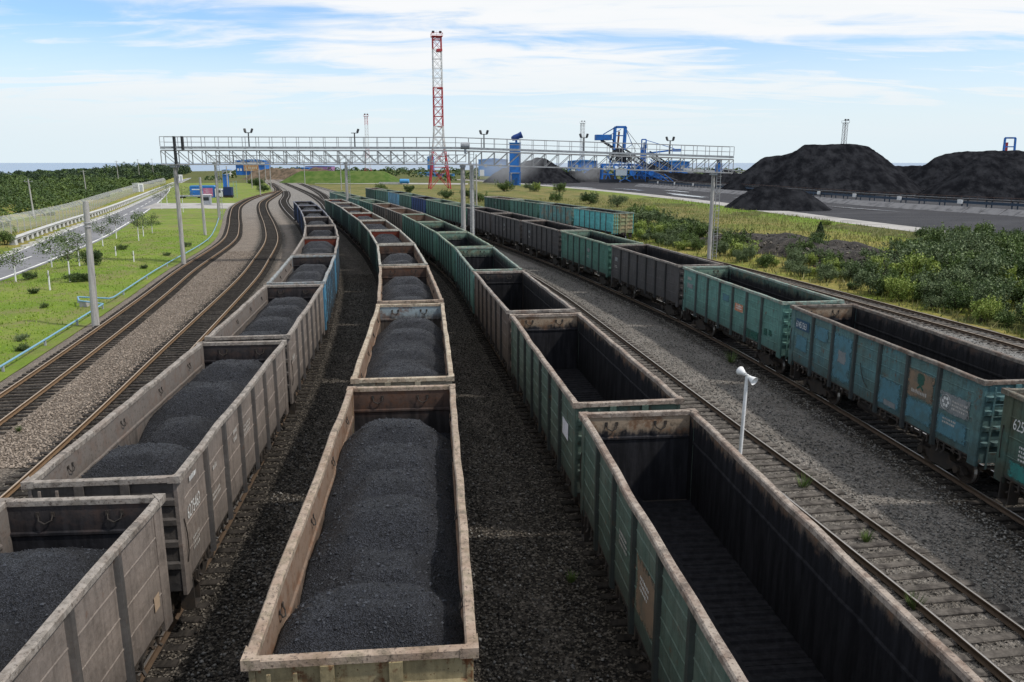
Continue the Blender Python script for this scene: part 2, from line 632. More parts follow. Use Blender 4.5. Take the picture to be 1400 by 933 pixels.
c = t.mix(t.rng(dirt, 0.25, 0.78), c, coal_shade)
t.color(c).bump(t.math('ADD', t.voro(17.0, out='Distance'), t.math('MULTIPLY', t.voro(45.0, out='Distance'), 0.4)), 1.0, 0.06)

t = NT('gravel_stone', 0.85, 0.3)
c = t.mix(t.island(), (0.05, 0.046, 0.04), (0.29, 0.275, 0.25))
c = t.mix(t.rng(t.noise(0.9, 5), 0.45, 0.65), c, t.mix(t.island(), (0.04, 0.038, 0.036), (0.22, 0.21, 0.195)))
t.color(c)
t = NT('brown_gravel_stone', 0.85, 0.3)
t.color(t.mix(t.island(), (0.09, 0.07, 0.054), (0.36, 0.30, 0.245)))
t = NT('dark_gravel_stone', 0.8, 0.35)
t.color(t.mix(t.rng(t.island(), 0.2, 1.0), (0.014, 0.012, 0.010), (0.15, 0.13, 0.105)))

t = NT('asphalt', 0.85, 0.3)
g = t.mix(t.rng(t.noise(0.15, 6), 0.35, 0.7), (0.15, 0.15, 0.158), (0.205, 0.205, 0.215))
g = t.mix(t.rng(t.noise(0.5, 7, 0.8), 0.55, 0.75, 0, 0.6), g, (0.10, 0.10, 0.105))
g = t.mix(1.0, g, t.mix(t.noise(30, 3), (0.8,) * 3, (1.2,) * 3), 'MULTIPLY')
t.color(g)
t = NT('yard_coal_ground', 0.85, 0.2)
v = t.noise(0.12, 7, 0.7, vec=t.pos((0.35, 1.0, 1)))
c = t.mix(t.rng(v, 0.35, 0.7), (0.022, 0.022, 0.026), (0.055, 0.055, 0.06))
t.color(c).rough(t.rng(v, 0.3, 0.6, 0.75, 0.95)).bump(t.noise(1.2, 6), 0.6, 0.3)
plain('yard_road_paving', (0.36, 0.345, 0.325), 0.85, scale=0.2, dirt=(0.14, 0.13, 0.12), dirt_amt=0.6)
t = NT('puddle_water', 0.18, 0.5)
t.color((0.30, 0.30, 0.31))  # pale film colour, lightened in place of the sky's reflection
t = NT('sea_water', 0.32, 0.5)
t.color(t.mix(t.noise(0.003, 5, vec=t.pos((1, 0.15, 1))), (0.13, 0.20, 0.30), (0.20, 0.28, 0.38))).bump(t.noise(0.08, 6), 0.35, 1.0)
plain('road_paint', (0.72, 0.72, 0.68), 0.7, dirt=(0.25, 0.25, 0.25), dirt_amt=0.4)
plain('white_concrete', (0.47, 0.47, 0.455), 0.8, dirt=(0.25, 0.24, 0.22), dirt_amt=0.45, scale=1.0)
t = NT('concrete', 0.85, 0.25)
st_ = t.noise(1.0, 5, 0.7, vec=t.pos((6, 6, 0.5)))
c = t.mix(t.rng(st_, 0.35, 0.7), (0.42, 0.405, 0.38), (0.24, 0.23, 0.215))
t.color(t.mix(1.0, c, t.mix(t.noise(9, 6), (0.8,) * 3, (1.2,) * 3), 'MULTIPLY')).bump(t.noise(10, 5), 0.3, 0.02)
plain('slab_concrete', (0.15, 0.15, 0.157), 0.85, dirt=(0.05, 0.05, 0.055), dirt_amt=0.75, scale=0.5)

# ------------------------------------------------------------------ setting: ground, sea, ballast
def sheet(name, rows, mats, z=0.0, kind='structure', attrs=None, smooth=True):
    """rows: list of lists of (x,y,z), equal length"""
    nr, nc = len(rows), len(rows[0])
    V = np.array(rows, dtype=np.float32).reshape(-1, 3)
    idx = np.arange(nr * nc).reshape(nr, nc)
    F = np.stack([idx[:-1, :-1], idx[:-1, 1:], idx[1:, 1:], idx[1:, :-1]], -1).reshape(-1, 4)
    o = put(name, npmesh(name, V, F, mats, smooth=smooth, attrs=attrs))
    return tag(o, kind=kind)


def poly_sheet(name, pts, z, m, kind='structure', parent=None):
    mb = MB()
    mb.add([(x, y, z) for x, y in pts], [tuple(range(len(pts)))])
    o = put(name, mb.mesh(name, [m], fix=False), parent)
    o.data.flip_normals() if o.data.polygons[0].normal.z < 0 else None
    if parent is None:
        tag(o, kind=kind)
    return o


GZ = -0.14       # natural ground level; ballast top is 0, rail top 0.2
RZ = 0.2
poly_sheet('sea', [(-40000, -3000), (45000, -3000), (45000, 45000), (-40000, 45000)], -9.0, MATS['sea_water'])
g_ = poly_sheet('ground', [(-150, -80), (900, -80), (1700, 900), (700, 1150), (-350, 1180), (-420, 900), (-300, 500), (-190, 220)], GZ - 0.02, MATS['ground_soil'])

BRK = ['A', 'B', '1', '2', '3', 'F', '4', 'H']
ys = np.concatenate([np.arange(-10, 60, 0.5), np.arange(60, 150, 1.0), np.arange(150, 300, 3.0), np.arange(300, 580, 10)])
NC = 141
rows, dirtShadeA, brownA = [], [], []
XS = {k: TP[k].x(ys) for k in BRK}
HD = {}
for k in BRK:
    d = np.gradient(XS[k], ys)
    HD[k] = 1 / np.sqrt(1 + d * d)


def bump01(d, a, b):
    return np.clip((b - d) / (b - a), 0, 1)


for i, y in enumerate(ys):
    xl = XS['A'][i] - (2.45 / HD['A'][i])
    xr = (XS['H'][i] if y < 185 else XS['4'][i] if y < 270 else XS['2'][i] + 6) + 2.6 / HD['H'][i]
    if y > 185:
        f = min(1, (y - 185) / 40)
        xr = XS['H'][i] * (1 - f) + (XS['4'][i] if y < 380 else XS['2'][i] + 8) * f + 2.6
    xr = max(xr, xl + 6)
    xx = np.linspace(xl, xr, NC)
    dist = {k: np.abs(xx - XS[k][i]) * HD[k][i] for k in BRK}
    d_ = np.zeros(NC)  # one mask for coal dirt along the tracks and the trains' shade
    for k, w, a, b in (('A', .62, 1.0, 1.9), ('B', .78, 1.4, 2.6), ('1', 1.0, 1.7, 3.4), ('2', 1.0, 1.8, 3.6), ('3', 1.0, 1.8, 3.8),
                       ('F', .45, 1.1, 2.0), ('4', 1.0, 1.6, 2.7), ('H', .22, 1.0, 1.8)):
        d_ = np.maximum(d_, w * bump01(dist[k], a, b))
    mid = (xx > XS['1'][i]) & (xx < XS['3'][i])
    base = np.where(mid, 0.66, np.where(xx > XS['4'][i], 0.12, np.where(xx > XS['3'][i], 0.27, 0.12)))
    far = np.clip((y - 120) / 80, 0, 1)
    d_ = np.maximum(d_, base) * (1 - 0.72 * far)
    brn = np.clip(np.where(xx < XS['1'][i], 0.85, np.where(mid, 0.55, np.where(xx < XS['4'][i], 0.42, 0.05))), 0, 1) * (1 - 0.5 * far)
    zb = np.zeros(NC)
    edge_ = np.minimum(xx - xl, xr - xx)
    zb = np.where(edge_ < 0.9, (edge_ / 0.9 - 1) * 0.22, 0)
    rows.append([(x, y, float(zz_) + 0.035 * (mnoise.noise(Vector((x * .7, y * .7, 0)))) - 0.02) for x, zz_ in zip(xx, zb)])
    dirtShadeA.append(d_)
    brownA.append(brn)
sheet('ballast_bed', rows, [MATS['ballast_stone']], attrs={'dirt': np.concatenate(dirtShadeA), 'brown': np.concatenate(brownA)})

# lawn left of the railway
rows = []
ROAD_R = Path([(-40, 30), (-43.2, 55), (-46.2, 71.3), (-48.9, 82.4), (-51.5, 91.8), (-55.6, 106.6), (-60.7, 122.7), (-81.4, 181), (-97, 223), (-127, 300), (-180, 430), (-228, 575)])
ROAD_L = Path([(-44, 20), (-50.2, 55), (-54.6, 76), (-57.7, 89.6), (-62.7, 104.6), (-70.4, 126.8), (-85.0, 172.7), (-105.5, 232), (-134, 313), (-174, 427), (-226, 574)])
LAWN_ZMAX = 0.9


def lawn_z(x, y):
    e = min(1.0, max(0.0, (TP['A'].x(y) - 2.6 - x) / 4.0), max(0.0, (x - ROAD_R.x(y) - 0.2) / 5.0), abs(y - 200) / 15 - 1 if 185 < y < 215 else 1.0)
    e = max(0.0, e)
    return GZ + 0.012 + e * (0.25 + 0.55 * mnoise.noise(Vector((x * .055, y * .045, 3))) + 0.10 * fbm(x * .35, y * .35))


for y in np.concatenate([np.arange(10, 150, 1.0), np.arange(150, 420, 3.0)]):
    xl, xr = ROAD_R.x(y) - 0.05, TP['A'].x(y) - 2.2
    xx = np.linspace(xl, min(xr, xl + 120), 60)
    rows.append([(x, y, lawn_z(x, y)) for x in xx])
sheet('lawn', rows, [MATS['lawn_grass']])

# road with markings, verge beyond it
rows, rv = [], []
for y in np.arange(25, 570, 2.5):
    xl, xr = ROAD_L.x(y), ROAD_R.x(y)
    rows.append([(xl + (xr - xl) * f, y, GZ + 0.03) for f in (0, .25, .5, .75, 1)])
    rv.append([(xl - 34 * f, y, GZ - 0.004 + 0.1 * f) for f in (0, .2, .4, .7, 1)])
road = sheet('road', rows, [MATS['asphalt']], smooth=False)
sheet('verge', rv, [MATS['meadow_grass']])


def stripe(name, fr, w, y0, y1, dash=None):
    mb = MB()
    y = y0
    while y < y1:
        ye = min(y + (dash[0] if dash else 4.0), y1)
        q = []
        for yy in (y, ye):
            xl, xr = ROAD_L.x(yy), ROAD_R.x(yy)
            xc = xl + (xr - xl) * fr
            q.append((xc - w / 2, xc + w / 2))
        mb.add([(q[0][0], y, GZ + .036), (q[0][1], y, GZ + .036), (q[1][1], ye, GZ + .036), (q[1][0], ye, GZ + .036)], [(0, 1, 2, 3)])
        y = ye + (dash[1] if dash else 0)
    return mb.build(name, MATS['road_paint'], road, fix=False)


stripe('edge_line', 0.035, 0.26, 30, 560)
stripe('edge_line', 0.93, 0.26, 30, 560)
stripe('centre_line', 0.47, 0.20, 30, 560, (6, 5))
mb = MB()
for y in np.arange(30, 400, 4.0):
    mb.box(ROAD_L.x(y + 2) - 0.34, ROAD_L.x(y + 2) - 0.16, y, y + 3.96, GZ - .05, GZ + .16)
mb.build('kerb', MATS['white_concrete'], road)

# meadow on the right
KERB = Path([(78, 40), (70, 80), (66, 103), (63, 119), (57, 156), (50.5, 214), (35, 297), (5.5, 398), (-40, 520)])


def meadow_z(x, y):
    xh = TP['H'].x(min(y, 220))
    e = max(0.0, min(1.0, (x - xh - 2.4) / 3.0, (KERB.x(y) - x) / 3.0))
    return GZ - 0.008 + e * (0.10 + 0.45 * mnoise.noise(Vector((x * .06, y * .05, 9))) + 0.12 * fbm(x * .3, y * .3, 2))


rows, lush, dry = [], [], []
for y in np.concatenate([np.arange(14, 150, 1.5), np.arange(150, 396, 4.0)]):
    xl, xr = (TP['H'].x(y) + 2.0 if y < 185 else TP['H'].x(min(y, 220)) + 2 - 0.75 * max(0, y - 220)), KERB.x(y) + 0.3
    xx = np.linspace(xl, xr, 50)
    rows.append([(x, y, meadow_z(x, y)) for x in xx])
    lush.append(np.clip(1.35 - (xr - xx) / 11, 0, 1) * (0.55 + .45 * (y > 60)) * (1 if y < 220 else .6))
    dry.append(np.full(50, min(.9, max(0., (y - 105) / 60))))
sheet('meadow', rows, [MATS['meadow_grass']], attrs={'lush': np.concatenate(lush), 'dry': np.concatenate(dry)})

rows, ry = [], []
for y in np.arange(14, 520, 4.0):
    k = KERB.x(y)
    rows.append([(k + f, y, GZ + 0.02) for f in (0, 2.2, 4.4, 6.6)])
    ry.append([(k + 6.4 + f, y, GZ + 0.008 + 0.0005 * f) for f in (0, 20, 60, 120, 240, 420)])
sheet('yard_road', rows, [MATS['yard_road_paving']], smooth=False)
sheet('coal_yard_ground', ry, [MATS['yard_coal_ground']], smooth=False)


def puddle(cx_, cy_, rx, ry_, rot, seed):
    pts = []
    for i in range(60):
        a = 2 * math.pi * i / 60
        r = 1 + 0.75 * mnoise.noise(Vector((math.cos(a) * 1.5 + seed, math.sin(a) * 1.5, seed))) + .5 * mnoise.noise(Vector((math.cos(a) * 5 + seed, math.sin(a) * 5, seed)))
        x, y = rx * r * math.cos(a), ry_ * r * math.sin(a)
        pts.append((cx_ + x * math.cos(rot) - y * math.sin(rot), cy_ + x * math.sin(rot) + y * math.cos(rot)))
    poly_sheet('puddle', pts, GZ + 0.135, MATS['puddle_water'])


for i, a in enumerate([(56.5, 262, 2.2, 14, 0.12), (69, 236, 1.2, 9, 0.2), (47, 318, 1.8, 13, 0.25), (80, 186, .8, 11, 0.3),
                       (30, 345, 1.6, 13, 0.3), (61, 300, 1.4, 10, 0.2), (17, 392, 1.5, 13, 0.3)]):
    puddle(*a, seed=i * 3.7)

# ------------------------------------------------------------------ tracks
t = NT('rail_steel_side', 0.75, 0.3)
t.color(t.mix(t.noise(4, 6), (0.045, 0.03, 0.02), (0.11, 0.072, 0.045)))
t = NT('rail_steel_worn_top', 0.38, 0.5, 0.85)
t.color(t.mix(t.noise(3, 5), (0.42, 0.38, 0.34), (0.58, 0.55, 0.52)))
t = NT('rail_steel_rusty_top', 0.6, 0.4, 0.25)
t.color(t.mix(t.noise(3, 5), (0.29, 0.225, 0.165), (0.45, 0.375, 0.30)))
t = NT('rail_rust_orange', 0.8, 0.25)
t.color(t.mix(t.noise(4, 6), (0.105, 0.062, 0.033), (0.20, 0.13, 0.075)))
t = NT('sleeper_wood_dark', 0.9, 0.15)
st_ = t.noise(1.0, 6, 0.7, vec=t.pos((5, 1.5, 5)))
t.color(t.mix(t.rng(st_, 0.3, 0.7), (0.012, 0.011, 0.010), (0.050, 0.043, 0.037))).bump(t.noise(8, 6), 0.5, 0.02)
t = NT('sleeper_wood_grey', 0.9, 0.15)
st_ = t.noise(1.0, 6, 0.7, vec=t.pos((3, 3, 5)))
t.color(t.mix(t.rng(st_, 0.3, 0.72), (0.035, 0.031, 0.028), (0.14, 0.125, 0.11))).bump(t.noise(8, 6), 0.5, 0.02)

RAIL_PROF = [(-.075, 0), (.075, 0), (.075, .015), (.012, .035), (.012, .11), (.037, .118), (.037, .152), (.028, .16), (-.028, .16), (-.037, .152), (-.037, .118), (-.012, .11), (-.012, .035), (-.075, .015)]
RAIL_MI = [0, 0, 0, 0, 0, 0, 0, 1, 0, 0, 0, 0, 0, 0]


def rail(path, off, s0, s1, mats, parent):
    ss = np.arange(s0, s1, 1.0)
    n = len(RAIL_PROF)
    V = []
    for s in ss:
        p, d = path.at(s), path.dir(s)
        nr = np.array([d[1], -d[0]])
        for a, b in RAIL_PROF:
            q = p + nr * (off + a)
            V.append((q[0], q[1], 0.04 + b))
    idx = np.arange(len(ss) * n).reshape(len(ss), n)
    nx = np.roll(idx, -1, axis=1)
    F = np.stack([idx[:-1], nx[:-1], nx[1:], idx[1:]], -1).reshape(-1, 4)[:, ::-1]
    me = npmesh('rail', V, F, mats, mi=np.tile(RAIL_MI, len(ss) - 1))
    return put('rail', me, parent)


def sleeper_mesh(m, seed):
    r_ = random.Random(seed)
    mb = MB()
    w, l, h = 0.125, 1.36, 0.12
    mb.prism([(-w + r_.uniform(0, .02), -h), (w, -h), (w - .008, 0.018), (w - .03, 0.038), (-w + .03, 0.036), (-w + .006, 0.016)], -l, l, axis='X')
    mb.v = [(x, y + 0.012 * r_.uniform(-1, 1), z + 0.006 * r_.uniform(-1, 1)) for x, y, z in mb.v]
    for s in (-.796, .796):
        mb.box(s - .15, s + .15, -.085, .085, .034, .052)
        for dx in (-.115, .115):
            mb.box(s + dx - .02, s + dx + .02, -.05, -.02, .05, .075)
            mb.box(s + dx - .02, s + dx + .02, .02, .05, .05, .075)
    return mb.mesh('sleeper', [m])


SLP = {q: [sleeper_mesh(MATS['sleeper_wood_' + q], i) for i in range(3)] for q in ('dark', 'grey')}


def track(key, y0, y1, ny, smat, tops, side='rail_steel_side', stuff_to=None):
    P = TP[key]
    o = thing('railway_track', None, None)
    del_ = [k for k in ('label', 'category') if k in o]
    tag(o, kind='structure')
    s0, s1 = P.s_of_y(y0), P.s_of_y(y1)
    for off in (-.796, .796):
        rail(P, off, s0, min(s1, P.L - .6), [MATS[side], MATS[tops]], o)
    s, n = s0, 0
    while s < P.s_of_y(ny) and n < 298:
        p, d = P.at(s), P.dir(s)
        c = put('sleeper', SLP[smat][rnd.randrange(3)], o, (p[0], p[1], rnd.uniform(-.008, .006)), math.atan2(-d[0], d[1]) + rnd.uniform(-.02, .02) + (math.pi if rnd.random() < .5 else 0))
        s += 0.56 + rnd.uniform(-.03, .03)
        n += 1
    if stuff_to:
        mb = MB()
        e = P.s_of_y(stuff_to)
        while s < e:
            p, d = P.at(s), P.dir(s)
            nr = np.array([d[1], -d[0]])
            a, b = p - nr * 1.36, p + nr * 1.36
            mb.beam((a[0], a[1], -.02), (b[0], b[1], -.02), 0.24, 0.1)
            s += 0.56
        tag(mb.build('far_sleepers', MATS['sleeper_wood_' + smat], o, fix=False), kind='stuff')
    return o


track('A', 14, 700, 150, 'dark', 'rail_steel_rusty_top', 'rail_rust_orange', 420)
track('B', 10, 300, 160, 'dark', 'rail_steel_rusty_top', 'rail_rust_orange', 300)
track('1', 2, 418, 70, 'dark', 'rail_steel_worn_top', 'rail_steel_side', 300)
track('2', 2, 690, 70, 'dark', 'rail_steel_worn_top', 'rail_steel_side', 420)
track('3', 2, 580, 60, 'dark', 'rail_steel_worn_top', 'rail_steel_side', 400)
track('F', 2, 264, 130, 'grey', 'rail_steel_worn_top', 'rail_steel_side')
track('4', 8, 380, 130, 'dark', 'rail_steel_worn_top', 'rail_steel_side')
track('H', 24, 222, 130, 'grey', 'rail_steel_rusty_top', 'rail_steel_side')

# ------------------------------------------------------------------ loose ballast stones near the camera
def scatter(name, label_m, x0f, x1f, y0, y1, n, smin, smax, zz_=0.0):
    y = y0 + (y1 - y0) * NR.rand(n) ** 1.35
    u = NR.rand(n)
    x = x0f(y) + (x1f(y) - x0f(y)) * u
    sz = smin + (smax - smin) * NR.rand(n) ** 2.2
    P = np.stack([x, y, np.full(n, zz_) + NR.rand(n) * 0.012], 1)
    V, F = stones(P, sz)
    o = put(name, npmesh(name, V, F, [MATS[label_m]]))
    return tag(o, kind='stuff')


scatter('gravel', 'dark_gravel_stone', lambda y: TP['1'].x(y) + 0.9, lambda y: TP['2'].x(y) - 0.9, 5, 75, 26000, 0.02, 0.06)
scatter('gravel', 'gravel_stone', lambda y: TP['1'].x(y) + 1.7, lambda y: TP['2'].x(y) - 1.6, 5, 30, 2600, 0.03, 0.075)
scatter('gravel', 'gravel_stone', lambda y: TP['2'].x(y) + 1.7, lambda y: TP['3'].x(y) - 1.7, 5, 30, 1500, 0.03, 0.07)
scatter('gravel', 'dark_gravel_stone', lambda y: TP['2'].x(y) + 0.9, lambda y: TP['3'].x(y) - 0.9, 5, 75, 26000, 0.02, 0.06)
scatter('gravel', 'gravel_stone', lambda y: TP['F'].x(y) + 1.4, lambda y: TP['4'].x(y) - 1.3, 11, 80, 24000, 0.02, 0.065)
scatter('gravel', 'dark_gravel_stone', lambda y: TP['F'].x(y) - 1.2, lambda y: TP['F'].x(y) + 1.2, 10, 40, 5000, 0.018, 0.045)
scatter('gravel', 'brown_gravel_stone', lambda y: TP['A'].x(y) + 1.5, lambda y: TP['B'].x(y) - 1.2, 26, 95, 22000, 0.024, 0.075)
scatter('gravel', 'gravel_stone', lambda y: TP['4'].x(y) + 5, lambda y: TP['H'].x(y) - 1.3, 32, 75, 9000, 0.03, 0.075)

# ------------------------------------------------------------------ wagon materials
SCH = {}


def scheme(k, outer, inner, rim, end=None):
    SCH[k] = (outer, inner, rim, end or outer)


IN_EMPTY = interior('interior_empty_rusty', (0.17, 0.135, 0.105), 3.62, 3.98, low=(0.010, 0.010, 0.0115), rust=0.55)  # empties: low part is coal dust, deepened to hold the shade inside
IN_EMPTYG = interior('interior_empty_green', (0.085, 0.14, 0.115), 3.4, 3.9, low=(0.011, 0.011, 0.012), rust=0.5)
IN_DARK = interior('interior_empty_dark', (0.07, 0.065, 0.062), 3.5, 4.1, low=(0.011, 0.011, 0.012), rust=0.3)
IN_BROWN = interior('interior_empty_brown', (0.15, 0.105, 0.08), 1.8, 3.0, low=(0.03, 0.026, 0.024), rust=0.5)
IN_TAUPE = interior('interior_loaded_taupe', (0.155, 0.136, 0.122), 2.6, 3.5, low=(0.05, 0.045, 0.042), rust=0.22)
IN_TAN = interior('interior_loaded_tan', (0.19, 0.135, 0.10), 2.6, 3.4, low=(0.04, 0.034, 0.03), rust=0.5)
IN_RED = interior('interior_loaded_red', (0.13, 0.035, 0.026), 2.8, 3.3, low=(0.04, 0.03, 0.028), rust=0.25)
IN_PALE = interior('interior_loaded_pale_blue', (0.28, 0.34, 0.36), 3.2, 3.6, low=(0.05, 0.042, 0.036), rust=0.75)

scheme('taupe', paint('paint_taupe', (0.198, 0.166, 0.144), (0.165, 0.142, 0.126), 0.7, rust=0.12, dust=0.5), IN_TAUPE,
       edge('rim_taupe', (0.28, 0.25, 0.22), (0.19, 0.168, 0.145), 0.2), paint('paint_taupe_end_shaded', (0.085, 0.075, 0.068), (0.06, 0.055, 0.05), .5, rust=.1, dust=.8))  # end paint darkened for dirt and for the shadow it stands in
scheme('tan', paint('paint_tan', (0.25, 0.205, 0.115), (0.22, 0.19, 0.125), 0.5, rust=0.9, dust=0.5), IN_TAN,
       edge('rim_tan', (0.34, 0.265, 0.205), (0.24, 0.195, 0.14), 0.35))
scheme('tan_pale', paint('paint_cream', (0.28, 0.25, 0.19), (0.22, 0.2, 0.15), 0.5, rust=0.6, dust=0.5), IN_TAN,
       edge('rim_cream', (0.42, 0.36, 0.27), (0.33, 0.26, 0.19), 0.35))
scheme('darkgreen', paint('paint_dark_green', (0.032, 0.085, 0.062), (0.045, 0.105, 0.085), 0.5, rust=0.2, dust=0.7), IN_TAN,
       edge('rim_greygreen', (0.40, 0.38, 0.33), (0.27, 0.26, 0.22), 0.25))
scheme('darkgreen_red', SCH['darkgreen'][0], IN_TAN, SCH['darkgreen'][2])
scheme('green', paint('paint_green', (0.075, 0.115, 0.092), (0.12, 0.145, 0.115), 0.7, rust=0.35, dust=0.75), IN_EMPTY,
       edge('rim_rust_cream', (0.32, 0.27, 0.225), (0.20, 0.16, 0.13), 0.35))
scheme('green2', paint('paint_mid_green', (0.062, 0.155, 0.118), (0.085, 0.185, 0.15), 0.6, rust=0.2, dust=0.6), IN_EMPTYG,
       edge('rim_green', (0.21, 0.30, 0.23), (0.26, 0.27, 0.2), 0.35))
scheme('teal', paint('paint_teal', (0.095, 0.21, 0.178), (0.12, 0.26, 0.235), 0.6, rust=0.3, dust=0.65), IN_EMPTYG,
       edge('rim_teal', (0.20, 0.29, 0.25), (0.24, 0.24, 0.2), 0.4))
scheme('tealblue', paint('paint_teal_blue', (0.082, 0.145, 0.138), (0.085, 0.195, 0.215), 0.8, rust=0.45, dust=0.65), IN_DARK,
       edge('rim_dark_brown', (0.19, 0.165, 0.14), (0.11, 0.095, 0.08), 0.4))
scheme('tealbright', paint('paint_bright_teal', (0.10, 0.40, 0.40), (0.14, 0.46, 0.46), 0.5, rust=0.2, dust=0.35), IN_DARK, SCH['teal'][2],
       paint('paint_end_patchy', (0.20, 0.24, 0.13), (0.35, 0.26, 0.15), 0.9, rust=0.6, dust=0.2))
scheme('olivedark', paint('paint_olive_dark', (0.062, 0.075, 0.05), (0.06, 0.16, 0.145), 0.55, rust=0.25, dust=0.6), IN_EMPTY,
       edge('rim_olive', (0.16, 0.15, 0.115), (0.10, 0.09, 0.07), 0.4))
scheme('darkgrey', paint('paint_dark_grey', (0.062, 0.058, 0.058), (0.078, 0.07, 0.068), 0.5, rust=0.12, dust=0.55), IN_DARK,
       edge('rim_darkgrey', (0.23, 0.205, 0.18), (0.14, 0.125, 0.115), 0.3))
scheme('brown', paint('paint_dark_brown', (0.12, 0.095, 0.08), (0.10, 0.08, 0.07), 0.5, rust=0.3, dust=0.6), IN_DARK,
       edge('rim_brown', (0.30, 0.27, 0.235), (0.20, 0.17, 0.15), 0.35))
scheme('brownin', SCH['brown'][0], IN_BROWN, SCH['brown'][2])
scheme('greenbrown', SCH['green2'][0], IN_BROWN, SCH['green2'][2])
scheme('blue', paint('paint_blue', (0.05, 0.175, 0.28), (0.07, 0.21, 0.32), 0.5, rust=0.15, dust=0.35), IN_TAUPE,
       edge('rim_blue', (0.26, 0.30, 0.31), (0.24, 0.22, 0.2), 0.3))
scheme('blue_red', SCH['blue'][0], IN_TAUPE, SCH['taupe'][2])
scheme('navy', paint('paint_navy', (0.020, 0.055, 0.17), (0.025, 0.065, 0.2), 0.5, rust=0.1, dust=0.4), IN_DARK,
       edge('rim_navy', (0.15, 0.17, 0.22), (0.2, 0.19, 0.18), 0.3))
scheme('patchy', paint('paint_patchy_teal_brown', (0.10, 0.25, 0.24), (0.24, 0.17, 0.11), 1.0, rust=0.5, dust=0.4), IN_DARK, SCH['teal'][2])
scheme('lightblue', paint('paint_light_blue', (0.14, 0.34, 0.48), (0.12, 0.28, 0.40), 0.5, rust=0.1, dust=0.3), IN_DARK, SCH['teal'][2])
POSTM = {}
for k_, v_ in list(SCH.items()):
    nm_ = 'post_' + v_[0].name
    bc = PBASE[v_[0].name]
    gr = sum(bc) / 3
    POSTM[k_] = MATS[nm_] if nm_ in MATS else paint(nm_, tuple(.40 * (.35 * c_ + .65 * gr) for c_ in bc), tuple(.55 * c_ for c_ in bc), .5, rust=.15, dust=.6)  # posts darker than panels: own grey-brown, plus shadow contrast put into the colour
IE1 = interior('end_inside_coal_shade', (0.06, 0.052, 0.05), 3.1, 4.1, low=(0.014, 0.014, 0.016), rust=.2)  # end insides darker than the sides: coal black with their shade painted in
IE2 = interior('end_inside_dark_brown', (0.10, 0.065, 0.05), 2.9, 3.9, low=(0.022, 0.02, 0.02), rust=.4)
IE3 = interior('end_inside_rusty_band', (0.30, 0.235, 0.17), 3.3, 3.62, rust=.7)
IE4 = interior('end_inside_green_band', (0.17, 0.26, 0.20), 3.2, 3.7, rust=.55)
ENDIN = dict(blue_red=IN_RED, darkgreen_red=IN_RED, darkgreen=IE2, tan_pale=IN_PALE, taupe=IE1, tan=IE2, green=IE3, green2=IE4, teal=IE4, tealblue=IE3, olivedark=IE3, blue=IE1)
FRAME = plain('underframe_steel', (0.030, 0.026, 0.023), 0.75, dirt=(0.06, 0.042, 0.028), dirt_amt=0.6)
WHEEL = plain('wheel_steel', (0.045, 0.036, 0.03), 0.6, dirt=(0.10, 0.07, 0.045), dirt_amt=0.5)
TREAD = plain('wheel_tread_steel', (0.45, 0.42, 0.40), 0.35, metallic=0.8, dirt_amt=0.2)
MARK = plain('stencil_white_paint', (0.62, 0.62, 0.60), 0.8, dirt=(0.2, 0.2, 0.19), dirt_amt=0.5, scale=9)
MARKF = plain('faded_stencil_paint', (0.42, 0.40, 0.37), 0.85, dirt=(0.2, 0.18, 0.16), dirt_amt=0.8, scale=11)
CREAM = plain('stencil_cream_paint', (0.55, 0.50, 0.36), 0.8, dirt=(0.2, 0.2, 0.15), dirt_amt=0.4, scale=9)

# ------------------------------------------------------------------ wagon meshes (local frame: x right, y away from the camera, z above rail head)
HL, HW = 6.50, 1.545                     # half length, half width
ZT, ZB = 3.78, 1.30
NB = 7
CW = 0.40
BAY = (2 * HL - 2 * CW) / NB


def panel_profile(nrib, seed):
    """outline (x,z): outer face first with proud beads, then inner face"""
    o, ms = [], []
    xo, xi = 1.452, 1.405
    z = ZB
    zs = [ZB + (3.66 - ZB) * (i + 1) / (nrib + 1) for i in range(nrib)]
    o.append((xo, ZB))
    for q in zs:
        o += [(xo, q - .022), (xo + .014, q - .008), (xo + .014, q + .008), (xo, q + .022)]
    o.append((xo, 3.66))
    n_out = len(o) - 1
    o += [(xi, 3.66), (xi, 3.05), (xi - .035, 3.02), (xi - .035, 2.97), (xi, 2.94), (xi, ZB)]
    ms = [0] * n_out + [1] * (len(o) - n_out)
    ms[-1] = 0
    return o, ms


def panel_mesh(nrib, seed, dent=0.03):
    prof, ms = panel_profile(nrib, seed)
    NS = 4
    n = len(prof)
    mb = MB()
    ys_ = [-BAY / 2 + BAY * i / NS for i in range(NS + 1)]
    for k, y in enumerate(ys_):
        for (x, z) in prof:
            dx = 0 if k in (0, NS) else dent * mnoise.noise(Vector((y * 1.3 + seed * 7.1, z * 1.3, seed)))
            mb.v.append((x + dx, y, z))
    for k in range(NS):
        for i in range(n):
            j = (i + 1) % n
            mb.f.append((k * n + i, (k + 1) * n + i, (k + 1) * n + j, k * n + j))
            mb.mi.append(ms[i])
    mb.f += [tuple(range(n)), tuple(NS * n + i for i in range(n - 1, -1, -1))]
    mb.mi += [0, 0]
    return mb.mesh('side_panel', [MARK, MARK])


